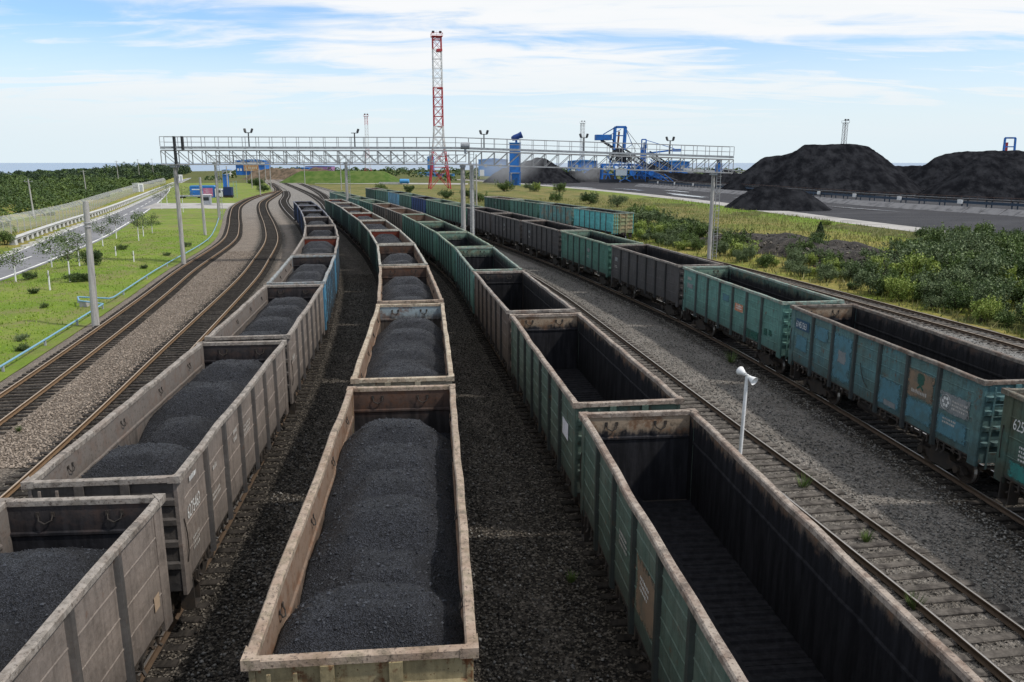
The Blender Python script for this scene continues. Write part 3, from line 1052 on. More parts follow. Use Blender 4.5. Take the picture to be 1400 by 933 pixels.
PANELS = {4: [panel_mesh(3, i) for i in range(4)], 6: [panel_mesh(5, i + 9) for i in range(4)]}
mb = MB()
mb.prism([(1.44, -.115), (1.50, -.085), (HW - .012, -.065), (HW - .012, .065), (1.50, .085), (1.44, .115)], 1.02, 3.655, axis='Z')
POST = mb.mesh('side_post', [MARK])
mb = MB()
mb.prism([(1.392, -CW / 2), (1.468, -CW / 2), (1.485, -CW / 2 + .05), (1.485, CW / 2 - .03), (1.468, CW / 2), (1.392, CW / 2)], 1.06, 3.655, axis='Z')
mb.mi = [0, 0, 0, 0, 0, 1, 0, 0]
CPOST = mb.mesh('corner_post', [MARK, MARK], fix=False)


def rim_mesh(seed, dent):
    mb_ = MB()
    prof = [(1.385, 3.655), (HW, 3.655), (HW, 3.755), (HW - .025, ZT), (1.41, ZT), (1.385, 3.757)]
    NS = 26
    n = len(prof)
    for k in range(NS + 1):
        y = -HL + .002 + 2 * (HL - .002) * k / NS
        e = min(1, k / 2, (NS - k) / 2)
        dx = e * dent * 1.4 * mnoise.noise(Vector((y * .55, seed * 3.3, 1)))
        dz = e * dent * 0.9 * mnoise.noise(Vector((y * .8, seed * 5.1, 4)))
        for x, z in prof:
            mb_.v.append((x + dx, y, z + min(dz, .03)))
    for k in range(NS):
        for i in range(n):
            j = (i + 1) % n
            mb_.f.append((k * n + i, (k + 1) * n + i, (k + 1) * n + j, k * n + j))
            mb_.mi.append(0)
    mb_.f += [tuple(range(n)), tuple(NS * n + i for i in range(n - 1, -1, -1))]
    mb_.mi += [0, 0]
    return mb_.mesh('top_rail', [MARK])


RIMS = [rim_mesh(i, 0.036) for i in range(5)]
mb = MB()
mb.prism([(-HL - .05, 3.66), (-HL + .09, 3.66), (-HL + .09, 3.765), (-HL + .07, ZT + .004), (-HL - .03, ZT + .004), (-HL - .05, 3.765)], -1.384, 1.384, axis='X')
mb.v = [(x, y, z + .012 * mnoise.noise(Vector((x * 2, 0, 0)))) for x, y, z in mb.v]
ERIM = mb.mesh('end_rail', [MARK])
CORN = []
for s in (-1, 1):                          # gusset plates at the corners of the rim
    mb = MB()
    mb.prism([(s * 1.36, -HL + .02), (s * (HW + .012), -HL + .30), (s * (HW + .012), -HL - .055), (s * 1.30, -HL - .055)], 3.64, ZT + .012, axis='Z')
    CORN.append(mb.mesh('corner_gusset', [MARK]))

mb = MB()                                  # end wall, outer ribs towards -y, inside towards +y
zr = [1.75, 2.25, 2.75, 3.2]
prof = [(-HL + .02, 1.15)]
for q in zr:
    prof += [(-HL + .02, q - .10), (-HL - .035, q - .06), (-HL - .035, q + .06), (-HL + .02, q + .10)]
prof += [(-HL + .02, 3.66), (-HL + .06, 3.66), (-HL + .06, 3.12), (-HL + .09, 3.09), (-HL + .09, 3.04), (-HL + .06, 3.01), (-HL + .06, 1.15)]
ms = [0] * (len(prof) - 1) + [0]
for i in range(len(prof) - 7, len(prof) - 1):
    ms[i] = 1
mb.prism(prof, -1.40, 1.40, m=0, ms=ms, axis='X')
EWALL = mb.mesh('end_wall', [MARK, MARK])
mb = MB()
mb.box(-.09, .09, -HL - .075, -HL - .0352, 1.1, 3.655)
EPOST = mb.mesh('end_post', [MARK])

mb = MB()                                  # floor hatch with cross ribs, one per bay and side
mb.box(.10, 1.40, -BAY / 2 + .03, BAY / 2 - .03, 1.33, 1.36)
for i in range(6):
    y = -BAY / 2 + BAY * (i + .5) / 6
    mb.prism([(y - .10, 1.358), (y + .10, 1.358), (y + .05, 1.40), (y - .05, 1.40)], .12, 1.38, axis='X')
HATCH = mb.mesh('floor_hatch', [MARK])
mb = MB()
mb.box(-.10, .10, -HL + .1, HL - .1, 1.31, 1.44)
for i in range(NB + 1):
    y = -HL + CW + BAY * i - (0.02 if i == NB else 0)
    mb.box(-1.40, 1.40, y - .06, y + .06, 1.30, 1.385)
RIDGE = mb.mesh('floor_beam', [MARK])
mb = MB()
mb.box(-1.40, 1.40, -HL + .09, HL - .09, 1.24, 1.30)
mb.box(-.24, .24, -HL - .05, HL + .05, .82, 1.235)
for y in (-4.33, 4.33):
    mb.box(-1.30, 1.30, y - .22, y + .22, .92, 1.238)
for i in range(1, NB):
    y = -HL + CW + BAY * i
    mb.prism([(-1.46, 1.06), (1.46, 1.06), (1.46, 1.238), (-1.46, 1.238)], y - .05, y + .05)
mb.tube((-.9, -1.2, .78), (-.9, 1.0, .78), .2, n=10)
mb.tube((.75, -3, .85), (.75, 3.2, .85), .03, n=5)
UNDER = mb.mesh('underframe', [FRAME])


def latch_mesh(seed):
    r_ = random.Random(seed)
    m_ = MB()
    for i in range(NB):
        for u in (.18, .36, .62, .82):
            y = -HL + CW + BAY * (i + u) + r_.uniform(-.05, .05)
            h = r_.uniform(.12, .34)
            m_.box(1.41, 1.455, y - .035, y + .035, ZB - h, ZB)
            m_.beam((1.43, y, ZB - h), (1.51, y + r_.uniform(-.1, .1), ZB - h + r_.uniform(-.12, .1)), .05, .04)
            if r_.random() < .5:
                m_.tube((1.44, y - .12, ZB - .05), (1.50, y + .1, ZB - .2), .014, n=4)
    m_.box(1.40, 1.452, -HL + CW, HL - CW, ZB - .055, ZB - .002)
    m_.tube((1.38, -HL + .5, 1.12), (1.38, HL - .5, 1.12), .03, n=5)
    return m_.mesh('latch_gear', [FRAME])


LATCH = [latch_mesh(i) for i in range(3)]

WR = .475
mb = MB()
for s in (-1, 1):
    pf = [(-1.28, .42), (-1.05, .60), (-.55, .62), (-.42, .84), (.42, .84), (.55, .62), (1.05, .60), (1.28, .42), (1.12, .34), (.7, .42), (.38, .24), (-.38, .24), (-.7, .42), (-1.12, .34)]
    m2 = [(y, z) for y, z in pf]
    x0 = s * 1.02 - .09
    mb.prism(m2, x0, x0 + .18, axis='X')
    for y in (-.925, .925):
        mb.lathe([(0.001, -.12), (.13, -.12), (.15, .08), (.001, .12)], (s * 1.02 + s * .06, y, WR), 10, axis='X')
    for y in (-.22, 0, .22):
        mb.lathe([(.09, 0), (.09, .28)], (s * 1.02, y, .34), 8)
mb.box(-1.05, 1.05, -.2, .2, .6, .82)
BOGIE = mb.mesh('bogie', [FRAME])
mb = MB()
mb.tube((-1.0, 0, WR), (1.0, 0, WR), .075, n=8)
for s in (-1, 1):
    mb.lathe([(.001, 0), (WR * .62, .03), (WR * .86, -.01), (WR * .9, .0)], (s * .80, 0, WR), 20, axis='X')
    mb.lathe([(WR * .86, -.065), (WR, -.065), (WR, .05), (WR * .86, .065), (WR * .8, 0), (WR * .86, -.065)], (s * .80, 0, WR), 20, axis='X', m=0)
    mb.lathe([(WR + .002, -.06), (WR + .002, .045)], (s * .80, 0, WR), 20, axis='X', m=1)
    mb.lathe([(WR * .9, 0), (WR + .028, 0), (WR + .026, .022), (WR * .9, .03)], (s * (.80 - .085) - .011, 0, WR), 20, axis='X')
WSET = mb.mesh('wheelset', [WHEEL, TREAD])
mb = MB()
mb.box(-.13, .13, -HL - .36, -HL - .051, .9, 1.16)
mb.prism([(-.2, -HL - .34), (.12, -HL - .34), (.2, -HL - .55), (.05, -HL - .60), (-.04, -HL - .46), (-.2, -HL - .50)], .90, 1.18, axis='Z')
mb.path([(.35, -HL - .03, 1.0), (.38, -HL - .22, .8), (.3, -HL - .4, .72), (.2, -HL - .5, .85)], .022)
mb.beam((-1.1, -HL - .08, 1.0), (-.3, -HL - .1, 1.06), .03, .03)
COUP = mb.mesh('coupler', [FRAME])
mb = MB()
for x in (-1.2, -.86):
    mb.beam((x, -HL - .10, 1.0), (x, -HL - .10, 3.6), .05, .03)
for i in range(7):
    mb.tube((-1.2, -HL - .10, 1.15 + i * .38), (-.86, -HL - .10, 1.15 + i * .38), .012, n=5)
LADD = mb.mesh('ladder', [MARK])
mb = MB()
for y in (0,):
    for dz in (.0,):
        pts = [(1.40, y - .12, 3.42), (1.36, y - .11, 3.33), (1.34, y - .02, 3.29), (1.36, y + .08, 3.32), (1.40, y + .1, 3.42)]
        mb.path(pts, .013, 5)
        mb.box(1.385, 1.404, y - .15, y - .09, 3.39, 3.46)
        mb.box(1.385, 1.404, y + .07, y + .13, 3.39, 3.46)
RING = mb.mesh('lashing_ring', [FRAME])
mb = MB()
for x in (0,):
    pts = [(x - .14, HL - .06, 3.47), (x - .12, HL - .11, 3.36), (x, HL - .13, 3.30), (x + .12, HL - .11, 3.36), (x + .14, HL - .06, 3.47)]
    mb.path(pts, .016, 5)
    for s in (-.14, .14):
        mb.box(x + s - .035, x + s + .035, HL - .075, HL - .058, 3.42, 3.52)
ERING = mb.mesh('end_lashing_ring', [FRAME])
mb = MB()
mb.path([(1.50, -HL + .17, 2.75), (1.53, -HL + .19, 2.4), (1.53, -HL + .2, 2.0), (1.50, -HL + .17, 1.75)], .014, 5)
GRAB = mb.mesh('grab_handle', [FRAME])
mb = MB()
mb.box(1.20, 1.50, -HL + .35, -HL + .39, .55, 1.24)
mb.box(1.20, 1.50, -HL + .75, -HL + .79, .55, 1.24)
mb.box(1.22, 1.52, -HL + .35, -HL + .79, .53, .56)
STEP = mb.mesh('foot_step', [FRAME])


def text_mesh(s, size, m, name='lettering'):
    cu = bpy.data.curves.new('txt', 'FONT')
    cu.body = s
    cu.size = size
    cu.extrude = 0.0
    ob = bpy.data.objects.new('txt', cu)
    COL.objects.link(ob)
    bpy.context.view_layer.update()
    dg = bpy.context.evaluated_depsgraph_get()
    me = bpy.data.meshes.new_from_object(ob.evaluated_get(dg))
    bpy.data.objects.remove(ob)
    me.name = name
    me.materials.clear()
    me.materials.append(m)
    return me


def side_text(w, s, size, side, y, z, m, sx=0.62):
    """lettering on a side wall; side +1 right, -1 left, read from outside"""
    o = put('lettering', text_mesh(s, size, m), w)
    x = 1.4615 * side
    o.location = (x, y, z)
    o.rotation_euler = (R(90), 0, R(90) if side > 0 else R(-90))
    o.scale = (sx, 1, 1)
    return o


def plate(w, side, y0, y1, z0, z1, m, name='marking_plate', x=1.4785):
    mb_ = MB()
    a, b = (x - .003) * side, x * side
    mb_.box(min(a, b), max(a, b), y0, y1, z0, z1)
    return mb_.build(name, m, w)


def faded(w, side, y, z, rows, width, m=None, x=1.4795, h=.07):
    """rows of weathered stencil strokes too worn to read"""
    r_ = random.Random(int(abs(y) * 1000) + rows)
    b_ = MB()
    for k in range(rows):
        u = 0.0
        while u < width * r_.uniform(.75, 1):
            q = r_.uniform(.03, .07)
            y0 = y + (u if side > 0 else -u)
            y1 = y0 + (q if side > 0 else -q)
            zz_ = z - k * h * 1.7
            b_.box(min(side * (x - .002), side * x), max(side * (x - .002), side * x), min(y0, y1), max(y0, y1), zz_, zz_ + h * r_.uniform(.7, 1))
            u += q + r_.uniform(.02, .045)
    return tag(b_.build('faded_marking', m or MARKF, w), kind='stuff')


WCOUNT = {}
TRAINS = {
    '1': dict(words='leftmost coal-laden train', grp='wagons of the leftmost coal-laden train'),
    '2': dict(words='middle coal-laden train', grp='wagons of the middle coal-laden train'),
    '3': dict(words='empty train right of centre', grp='wagons of the empty train right of the middle'),
    '4': dict(words='rightmost long train', grp='wagons of the long empty train on the right'),
    'H': dict(words='short far-siding row', grp='wagons of the short row on the far siding'),
}
ORD = ['first', 'second', 'third', 'fourth', 'fifth', 'sixth', 'seventh', 'eighth', 'ninth', 'tenth', 'eleventh', 'twelfth',
       'thirteenth', 'fourteenth', 'fifteenth', 'sixteenth', 'seventeenth', 'eighteenth']
CNAME = dict(taupe='taupe', tan='tan-rimmed', tan_pale='cream-rimmed', darkgreen='dark green', darkgreen_red='red-lined dark green', green='rusty green',
             green2='green', teal='teal', tealblue='patched teal-blue', tealbright='bright teal', olivedark='olive', darkgrey='dark grey', brown='dark brown',
             brownin='brown', greenbrown='green', blue='blue', blue_red='red-lined blue', navy='navy', patchy='patchy brown and teal', lightblue='light blue')


def wagon(tr, k, s_mid, sch, load=None, ribs=4, lod=0):
    P = TP[tr]
    a, b = P.at(s_mid - 4.33), P.at(s_mid + 4.33)
    c, d = (a + b) / 2, (b - a)
    rz = math.atan2(-d[0], d[1])
    lab = f"{CNAME[sch]} open wagon, {ORD[k]} from the near end of the {TRAINS[tr]['words']}"
    w = thing('freight_wagon', lab, 'freight wagon', (c[0], c[1], RZ), rz, TRAINS[tr]['grp'])
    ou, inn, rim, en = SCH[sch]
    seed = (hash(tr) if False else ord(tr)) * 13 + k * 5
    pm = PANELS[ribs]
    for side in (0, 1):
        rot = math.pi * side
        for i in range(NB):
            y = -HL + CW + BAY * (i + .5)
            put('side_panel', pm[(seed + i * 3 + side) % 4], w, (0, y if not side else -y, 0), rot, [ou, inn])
        for i in range(1, NB):
            y = -HL + CW + BAY * i
            put('side_post', POST, w, (0, y if not side else -y, 0), rot, [POSTM[sch]])
        for s in (-1, 1):
            put('corner_post', CPOST, w, (0, s * (HL - CW / 2 - .001), 0), rot, [ou, inn])
        put('top_rail', RIMS[(seed + side) % 5], w, None, rot, [rim])
        put('end_rail', ERIM, w, None, rot, [rim])
        put('end_wall', EWALL, w, None, rot, [en, ENDIN.get(sch, inn)])
        if lod < 2:
            for g_ in CORN:
                put('corner_gusset', g_, w, None, rot, [rim])
            for x in (-.45, .45):
                put('end_post', EPOST, w, ((x if not side else -x), 0, 0), rot, [en])
            put('latch_gear', LATCH[(seed + side) % 3], w, None, rot)
            put('coupler', COUP, w, None, rot)
            put('ladder', LADD, w, None, rot, [ou])
            put('grab_handle', GRAB, w, None, rot)
            put('foot_step', STEP, w, None, rot)
        if lod == 0:
            for y in ((-4.7, -1.5, 1.6, 4.6) if load else ()):
                put('lashing_ring', RING, w, (0, y, 0), rot)
            for x in (-.7, .6):
                put('lashing_ring', ERING, w, (x, 0, 0), rot)
        bg_ = put('bogie', BOGIE, w, (0, 4.33 * (1 - 2 * side), 0))
        for y in (-.925, .925):
            put('wheelset', WSET, bg_, (0, y, 0))
    if not load:
        for side in (0, 1):
            for i in range(NB):
                y = -HL + CW + BAY * (i + .5)
                put('floor_hatch', HATCH, w, (0, y if not side else -y, 0), math.pi * side, [inn])
        put('floor_beam', RIDGE, w, None, None, [inn])
    put('underframe', UNDER, w)
    if load:
        l = put('coal_load', load[k % len(load)], None, (c[0], c[1], RZ), rz + (math.pi if k % 3 == 2 and k > 2 else 0))
        tag(l, f"heaped coal in the {ORD[k]} wagon from the near end, {TRAINS[tr]['words']}", 'coal', 'coal heaps in the wagons of the ' + TRAINS[tr]['words'])
    return w


# ------------------------------------------------------------------ coal heaps
t = NT('coal', 0.6, 0.3)
cv = t.voro(52.0)
bwn = t.n.new('ShaderNodeRGBToBW')
t.l.new(cv, bwn.inputs[0])
c = t.mix(t.rng(bwn.outputs[0], 0.2, 0.95), (0.010, 0.011, 0.0135), (0.060, 0.064, 0.078))
c = t.mix(t.rng(t.noise(0.9, 5), 0.4, 0.65, 0, 0.45), c, (0.009, 0.009, 0.0105))
t.color(c).rough(t.rng(bwn.outputs[0], 0.1, 0.9, 0.8, 0.45))
t.bump(t.math('ADD', t.voro(52.0, out='Distance'), t.math('MULTIPLY', t.noise(9, 6, 0.7), 1.2)), 1.0, 0.055)
t = NT('coal_lump', 0.65, 0.25)
t.color(t.mix(t.rng(t.island(), 0.0, 1.0), (0.011, 0.012, 0.0145), (0.042, 0.046, 0.056)))


def coal_mesh(mounds, seed, nx=44, ny=190, lumps=2600, floor=2.35, ridge=None):
    """mounds: (y, top, steepness, half crest width)"""
    xs, ys_ = np.linspace(-1.398, 1.398, nx), np.linspace(-HL + .095, HL - .095, ny)
    X, Y = np.meshgrid(xs, ys_)
    Z = np.full(X.shape, floor)
    r_ = np.random.RandomState(seed)
    if ridge:
        wob = np.array([.10 * mnoise.noise(Vector((0, y * .6, seed))) for y in ys_])[:, None]
        Z = np.maximum(Z, ridge[0] - ridge[1] * np.sqrt(np.maximum(np.abs(X - wob) - ridge[2], 0) ** 2 + .01) - .75 * np.maximum(Y - ridge[3], 0) - .5 * np.maximum(-Y - 5.6, 0))
    for (y0, top, k, hc) in mounds:
        xo = r_.uniform(-.12, .12)
        ax = np.maximum(np.abs(X - xo) - hc, 0)
        yy = Y - y0 + 0.35 * (X - xo) ** 2 * (1 if k > 0 else -1)     # crescent crests
        ay = np.maximum(np.abs(yy) - .25, 0)
        d = np.sqrt((ax * 1.0) ** 2 + (ay * .62) ** 2 + .02)
        z = top - abs(k) * d
        h = np.clip(0.5 + (z - Z) / .16, 0, 1)
        Z = Z * (1 - h) + z * h + .04 * h * (1 - h)
    N = np.array([[0.055 * mnoise.noise(Vector((x * 1.6, y * 1.6, seed))) + 0.028 * mnoise.noise(Vector((x * 5, y * 5, seed + 3)))
                   + 0.016 * mnoise.noise(Vector((x * 13, y * 13, seed))) for x in xs] for y in ys_])
    Z = Z + N
    Z = np.minimum(Z, 3.98)
    V = np.stack([X, Y, Z], -1).reshape(-1, 3)
    idx = np.arange(nx * ny).reshape(ny, nx)
    F = np.stack([idx[:-1, :-1], idx[:-1, 1:], idx[1:, 1:], idx[1:, :-1]], -1).reshape(-1, 4)
    # skirt down to the floor so that the heap is solid
    ring = np.concatenate([idx[0, :], idx[1:, -1], idx[-1, -2::-1], idx[-2:0:-1, 0]])
    B = V[ring].copy()
    B[:, 2] = 1.45
    o = len(V)
    V = np.concatenate([V, B])
    m = len(ring)
    SK = np.array([(ring[(i + 1) % m], ring[i], o + i, o + (i + 1) % m) for i in range(m)])
    F = np.concatenate([F, SK])
    n0 = len(F)
    if lumps:
        ii, jj = r_.randint(1, ny - 1, lumps), r_.randint(2, nx - 2, lumps)
        Pp = np.stack([xs[jj] + r_.uniform(-.03, .03, lumps), ys_[ii] + r_.uniform(-.03, .03, lumps), Z[ii, jj] + .004], 1)
        sz = 0.009 + 0.036 * r_.rand(lumps) ** 4
        LV, LF = stones(Pp, sz, .8, r_)
        LF4 = np.concatenate([LF, LF[:, 2:3]], 1)
        # triangles kept as a second mesh merge: build quads by repeating is illegal, so use two-pass assembly
        me = bpy.data.meshes.new('coal_load')
        allV = np.concatenate([V, LV])
        faces = [tuple(int(q) for q in f) for f in F] + [tuple(int(q) + len(V) for q in f) for f in LF]
        me.from_pydata([tuple(v) for v in allV.tolist()], [], faces)
        me.materials.append(MATS['coal'])
        me.materials.append(MATS['coal_lump'])
        me.polygons.foreach_set('material_index', np.concatenate([np.zeros(n0, dtype=np.int32), np.ones(len(LF), dtype=np.int32)]))
        sm = np.concatenate([np.ones(n0, dtype=bool), np.zeros(len(LF), dtype=bool)])
        me.polygons.foreach_set('use_smooth', sm)
        me.update()
        return me
    return npmesh('coal_load', V, F, [MATS['coal']], smooth=True)


LOAD1 = [coal_mesh([(4.1, 3.78, .80, .6), (1.9, 3.72, .8, .5), (-.4, 3.66, .78, .5), (-3.6, 3.66, .8, .5)], 21, ridge=(3.35, .55, .5, 4.6)),
         coal_mesh([(-3.9, 3.62, .95, .62), (-.9, 3.36, 1.05, .4), (1.9, 3.58, .9, .6), (4.6, 3.62, .9, .6)], 22),
         coal_mesh([(-4.2, 3.55, .9, .6), (-1.4, 3.6, .9, .55), (1.6, 3.6, .9, .55), (4.3, 3.55, .9, .55)], 23, lumps=1500),
         coal_mesh([(-3.6, 3.6, .85, .6), (0, 3.6, .85, .5), (3.6, 3.6, .85, .6)], 24, 28, 100, 0)]
LOAD2 = [coal_mesh([(-4.7, 3.66, .9, .8), (-3.1, 3.46, 1.0, .4), (-1.2, 3.64, .85, .5), (.4, 3.60, .85, .45), (1.9, 3.66, .85, .5), (3.6, 3.74, .8, .5)], 31, lumps=8000, ridge=(3.22, .6, .45, 3.9)),
         coal_mesh([(-4.4, 3.6, .85, .7), (-1.4, 3.68, .75, .5), (1.4, 3.72, .75, .5), (3.8, 3.72, .8, .5)], 32, lumps=3000, ridge=(3.42, .62, .5, 4.2)),
         coal_mesh([(-3.8, 3.6, .8, .55), (-.4, 3.7, .8, .5), (2.9, 3.7, .8, .5)], 33, lumps=1200),
         coal_mesh([(-2.2, 3.6, .8, .5), (2.2, 3.6, .8, .5)], 34, 28, 100, 0)]

# ------------------------------------------------------------------ trains
PITCH = 13.92
TR1 = ['taupe', 'taupe', 'taupe', 'blue', 'blue_red', 'taupe', 'taupe', 'navy', 'navy', 'navy']
s0 = TP['1'].s_of_y(14.9) - PITCH
W1 = [wagon('1', i, s0 + PITCH * (i + .5), k, LOAD1, 4 if i < 3 else 6, 0 if i < 4 else 1) for i, k in enumerate(TR1)]
TR2 = ['tan', 'tan_pale', 'tan', 'darkgreen', 'darkgreen_red', 'darkgreen', 'darkgreen_red', 'darkgreen', 'darkgreen', 'darkgreen_red']
s0 = TP['2'].s_of_y(8.95)
W2 = [wagon('2', i, s0 + PITCH * (i + .5), k, LOAD2, 6, 0 if i < 4 else 1) for i, k in enumerate(TR2)]
TR3 = ['green', 'green', 'brown', 'teal', 'green2', 'green2', 'greenbrown', 'brownin', 'brownin', 'green2', 'teal', 'green2', 'teal']
s0 = TP['3'].s_of_y(20.4) - PITCH
W3 = [wagon('3', i, s0 + PITCH * (i + .5), k, None, 4 if k in ('darkgrey', 'brown', 'brownin', 'olivedark') else 6, 0 if i < 4 else 1) for i, k in enumerate(TR3)]
TR4 = ['olivedark', 'tealblue', 'teal', 'darkgrey', 'green2', 'darkgrey', 'darkgrey', 'darkgrey', 'green2', 'green2', 'navy', 'green2', 'lightblue', 'green2', 'darkgreen']
s0 = TP['4'].s_of_y(22.6) - PITCH
W4 = [wagon('4', i, s0 + PITCH * (i + .5), k, None, 4 if k in ('darkgrey', 'brown', 'brownin', 'olivedark') else 6, 0 if i < 4 else 1) for i, k in enumerate(TR4)]
TR5 = ['tealbright', 'patchy', 'green2', 'darkgreen']
s0 = TP['H'].s_of_y(104.0)
W5 = [wagon('H', i, s0 + PITCH * (i + .5), k, None, 6, 1) for i, k in enumerate(TR5)]

# lettering and patches
ye = -HL + CW
side_text(W1[1], '6275463', .42, 1, ye + .14, 2.55, MARK, .66)
faded(W1[1], 1, ye + .42, 3.32, 1, .5, MARK, h=.13)
faded(W1[1], 1, ye + .3, 2.0, 3, .5)
faded(W1[1], 1, ye + BAY + .5, 2.85, 1, .4, h=.13)
faded(W1[1], 1, ye + BAY + .3, 2.25, 2, .8)
faded(W1[1], 1, ye + 3 * BAY + .35, 2.8, 3, .8)
faded(W1[1], 1, ye + 2 * BAY + .9, 3.0, 2, .4, h=.12)
faded(W1[2], 1, ye + .3, 2.6, 1, .9, h=.2)
plate(W1[0], 1, HL - CW - .42, HL - CW - .16, 1.72, 2.02, plain('pale_tag', (0.36, 0.27, 0.19), dirt_amt=.3))
W1[0].children[-1].name = 'tag_plate'
for w, n_ in ((W2[0], '60284'),):
    pass

def worn(m_, amt=.16):
    """painted patch whose border has flaked away"""
    n_, l_ = m_.node_tree.nodes, m_.node_tree.links
    tc_ = n_.new('ShaderNodeTexCoord')
    sp = n_.new('ShaderNodeSeparateXYZ')
    l_.new(tc_.outputs['Generated'], sp.inputs[0])

    def mth(op, a, b=None):
        q = n_.new('ShaderNodeMath')
        q.operation = op
        for i_, v_ in enumerate((a, b)):
            if v_ is None:
                continue
            if isinstance(v_, (int, float)):
                q.inputs[i_].default_value = v_
            else:
                l_.new(v_, q.inputs[i_])
        return q.outputs[0]

    e = None
    for k_ in (1, 2):
        d_ = mth('SUBTRACT', .5, mth('ABSOLUTE', mth('SUBTRACT', sp.outputs[k_], .5)))
        e = d_ if e is None else mth('MINIMUM', e, d_)
    g_ = n_.new('ShaderNodeNewGeometry')
    nz = n_.new('ShaderNodeTexNoise')
    nz.inputs['Scale'].default_value = 6.5
    nz.inputs['Detail'].default_value = 9
    nz.inputs['Roughness'].default_value = .72
    l_.new(g_.outputs['Position'], nz.inputs['Vector'])
    mr = n_.new('ShaderNodeMapRange')
    mr.inputs[1].default_value, mr.inputs[2].default_value = .02, .11
    l_.new(mth('ADD', e, mth('MULTIPLY', mth('SUBTRACT', nz.outputs[0], .47), .55)), mr.inputs[0])
    l_.new(mth('MULTIPLY', mr.outputs[0], .75), n_['Principled BSDF'].inputs['Alpha'])
    return m_


LBLUE = plain('light_blue_patch', (0.09, 0.215, 0.265), 0.75, dirt=(0.08, 0.14, 0.14), dirt_amt=0.7, scale=2.5)
GREENP = plain('dark_green_patch', (0.02, 0.10, 0.075), 0.75, dirt_amt=0.4)
TEALP = plain('teal_patch', (0.04, 0.22, 0.20), 0.75, dirt_amt=0.5)
POSTERB = plain('rusty_poster_patch', (0.24, 0.17, 0.115), 0.85, dirt=(0.07, 0.10, 0.09), dirt_amt=0.6, scale=2.2)
GREYP = plain('grey_patch', (0.24, 0.25, 0.25), 0.85, dirt=(0.14, 0.17, 0.17), dirt_amt=0.7, scale=3)
NAVYP = plain('navy_number_patch', (0.022, 0.07, 0.12), 0.8, dirt_amt=0.3)
for m_ in (LBLUE, GREENP, TEALP, POSTERB, GREYP):
    worn(m_)
w = W4[1]                                   # left side reads from the far end (+y) towards the near end
yl = HL - CW
PX = 1.4775
plate(w, -1, yl - 1.40, yl - .10, 2.84, 3.30, NAVYP)
o_ = side_text(w, '61451563', .40, -1, yl - .16, 2.92, MARK, .62); o_.location.x = -1.481
plate(w, -1, yl - 1.3, yl - .2, 1.9, 2.6, LBLUE)
for i_, (b0, a, e, z0, z1, m_) in enumerate([(1, .15, 1.35, 2.75, 3.35, LBLUE), (2, .1, 1.55, 1.45, 3.4, LBLUE), (2, .5, 1.15, 2.2, 2.75, GREYP), (4, .12, 1.5, 1.45, 2.5, LBLUE), (4, .5, 1.3, 1.5, 1.72, GREYP),
                               (5, .1, 1.6, 1.5, 2.25, LBLUE), (5, .1, 1.55, 2.27, 3.25, POSTERB), (6, .1, 1.6, 1.5, 2.2, LBLUE), (6, .12, 1.62, 2.3, 2.95, GREYP)]):
    plate(w, -1, yl - BAY * b0 - e, yl - BAY * b0 - a, z0, z1, m_, x=PX + i_ * .0006)
mb = MB()
for cy_, r_ in ((yl - BAY * 5 - .82, .22), ):
    mb.lathe([(.001, -1.4865), (r_, -1.4865), (r_, -1.4845)], (0, cy_, 2.98), 18, axis='X')
    for s in (-1, 1):
        mb.beam((-1.485, cy_, 2.76), (-1.485, cy_ + s * .17, 2.62), .004, .07)
mb.build('tree_emblem', GREENP, w)
faded(w, -1, yl - BAY * 5 - .35, 2.45, 1, .9, x=1.4865, h=.13)
mb = MB()
cy_ = yl - BAY * 6 - .46
for k in range(24):
    a0, a1 = 2 * math.pi * k / 24, 2 * math.pi * (k + 1) / 24
    mb.beam((-1.487, cy_ + .24 * math.cos(a0), 2.62 + .24 * math.sin(a0)), (-1.487, cy_ + .24 * math.cos(a1), 2.62 + .24 * math.sin(a1)), .003, .03, up=(1, 0, 0))
for k in range(6):
    a0 = math.pi * k / 3
    mb.lathe([(.001, -1.4885), (.055, -1.4885), (.055, -1.4865)], (0, cy_ + .13 * math.cos(a0), 2.62 + .13 * math.sin(a0)), 8, axis='X')
mb.build('wheel_emblem', MARK, w)
faded(w, -1, yl - BAY * 6 - .78, 2.7, 3, .75, x=1.4870)
faded(w, -1, yl - BAY * 6 - .4, 2.05, 2, .7, x=1.4860)
mb = MB()
mb.path([(-1.487, yl - BAY * 3 - .5, 2.6), (-1.487, yl - BAY * 3 - .62, 2.25), (-1.487, yl - BAY * 3 - .85, 1.95), (-1.487, yl - BAY * 3 - 1.1, 1.8)], .012, 5)
mb.build('cable', FRAME, w)

w = W4[0]
o_ = side_text(w, 'РЖД', .26, -1, yl - .5, 3.25, CREAM, .8)
o_ = side_text(w, '62524', .46, -1, yl - .12, 2.75, MARK, .68); o_.location.x = -1.479
plate(w, -1, yl - 1.55, yl - .15, 1.36, 1.85, TEALP)
faded(w, -1, yl - .5, 2.3, 4, .5, MARK)
w = W4[2]
plate(w, -1, yl - BAY * 4 - 1.35, yl - BAY * 4 - .35, 2.45, 2.85, plain('orange_label', (0.42, 0.16, 0.08), dirt=(0.5, 0.42, 0.33), dirt_amt=0.9, scale=4))
faded(w, -1, yl - BAY * 4 - .5, 2.7, 2, .7, MARK, x=1.4815)
plate(w, -1, yl - BAY * 5 - 1.55, yl - BAY * 5 - .12, 1.36, 1.8, GREENP)
plate(w, -1, yl - BAY * 6 - .7, yl - BAY * 6 - .35, 1.85, 2.2, GREENP)
plate(w, -1, yl - BAY * 6 - 1.2, yl - BAY * 6 - .85, 1.9, 2.2, GREENP, x=1.479)
plate(w, -1, yl - 1.2, yl - .2, 2.6, 2.9, GREYP)
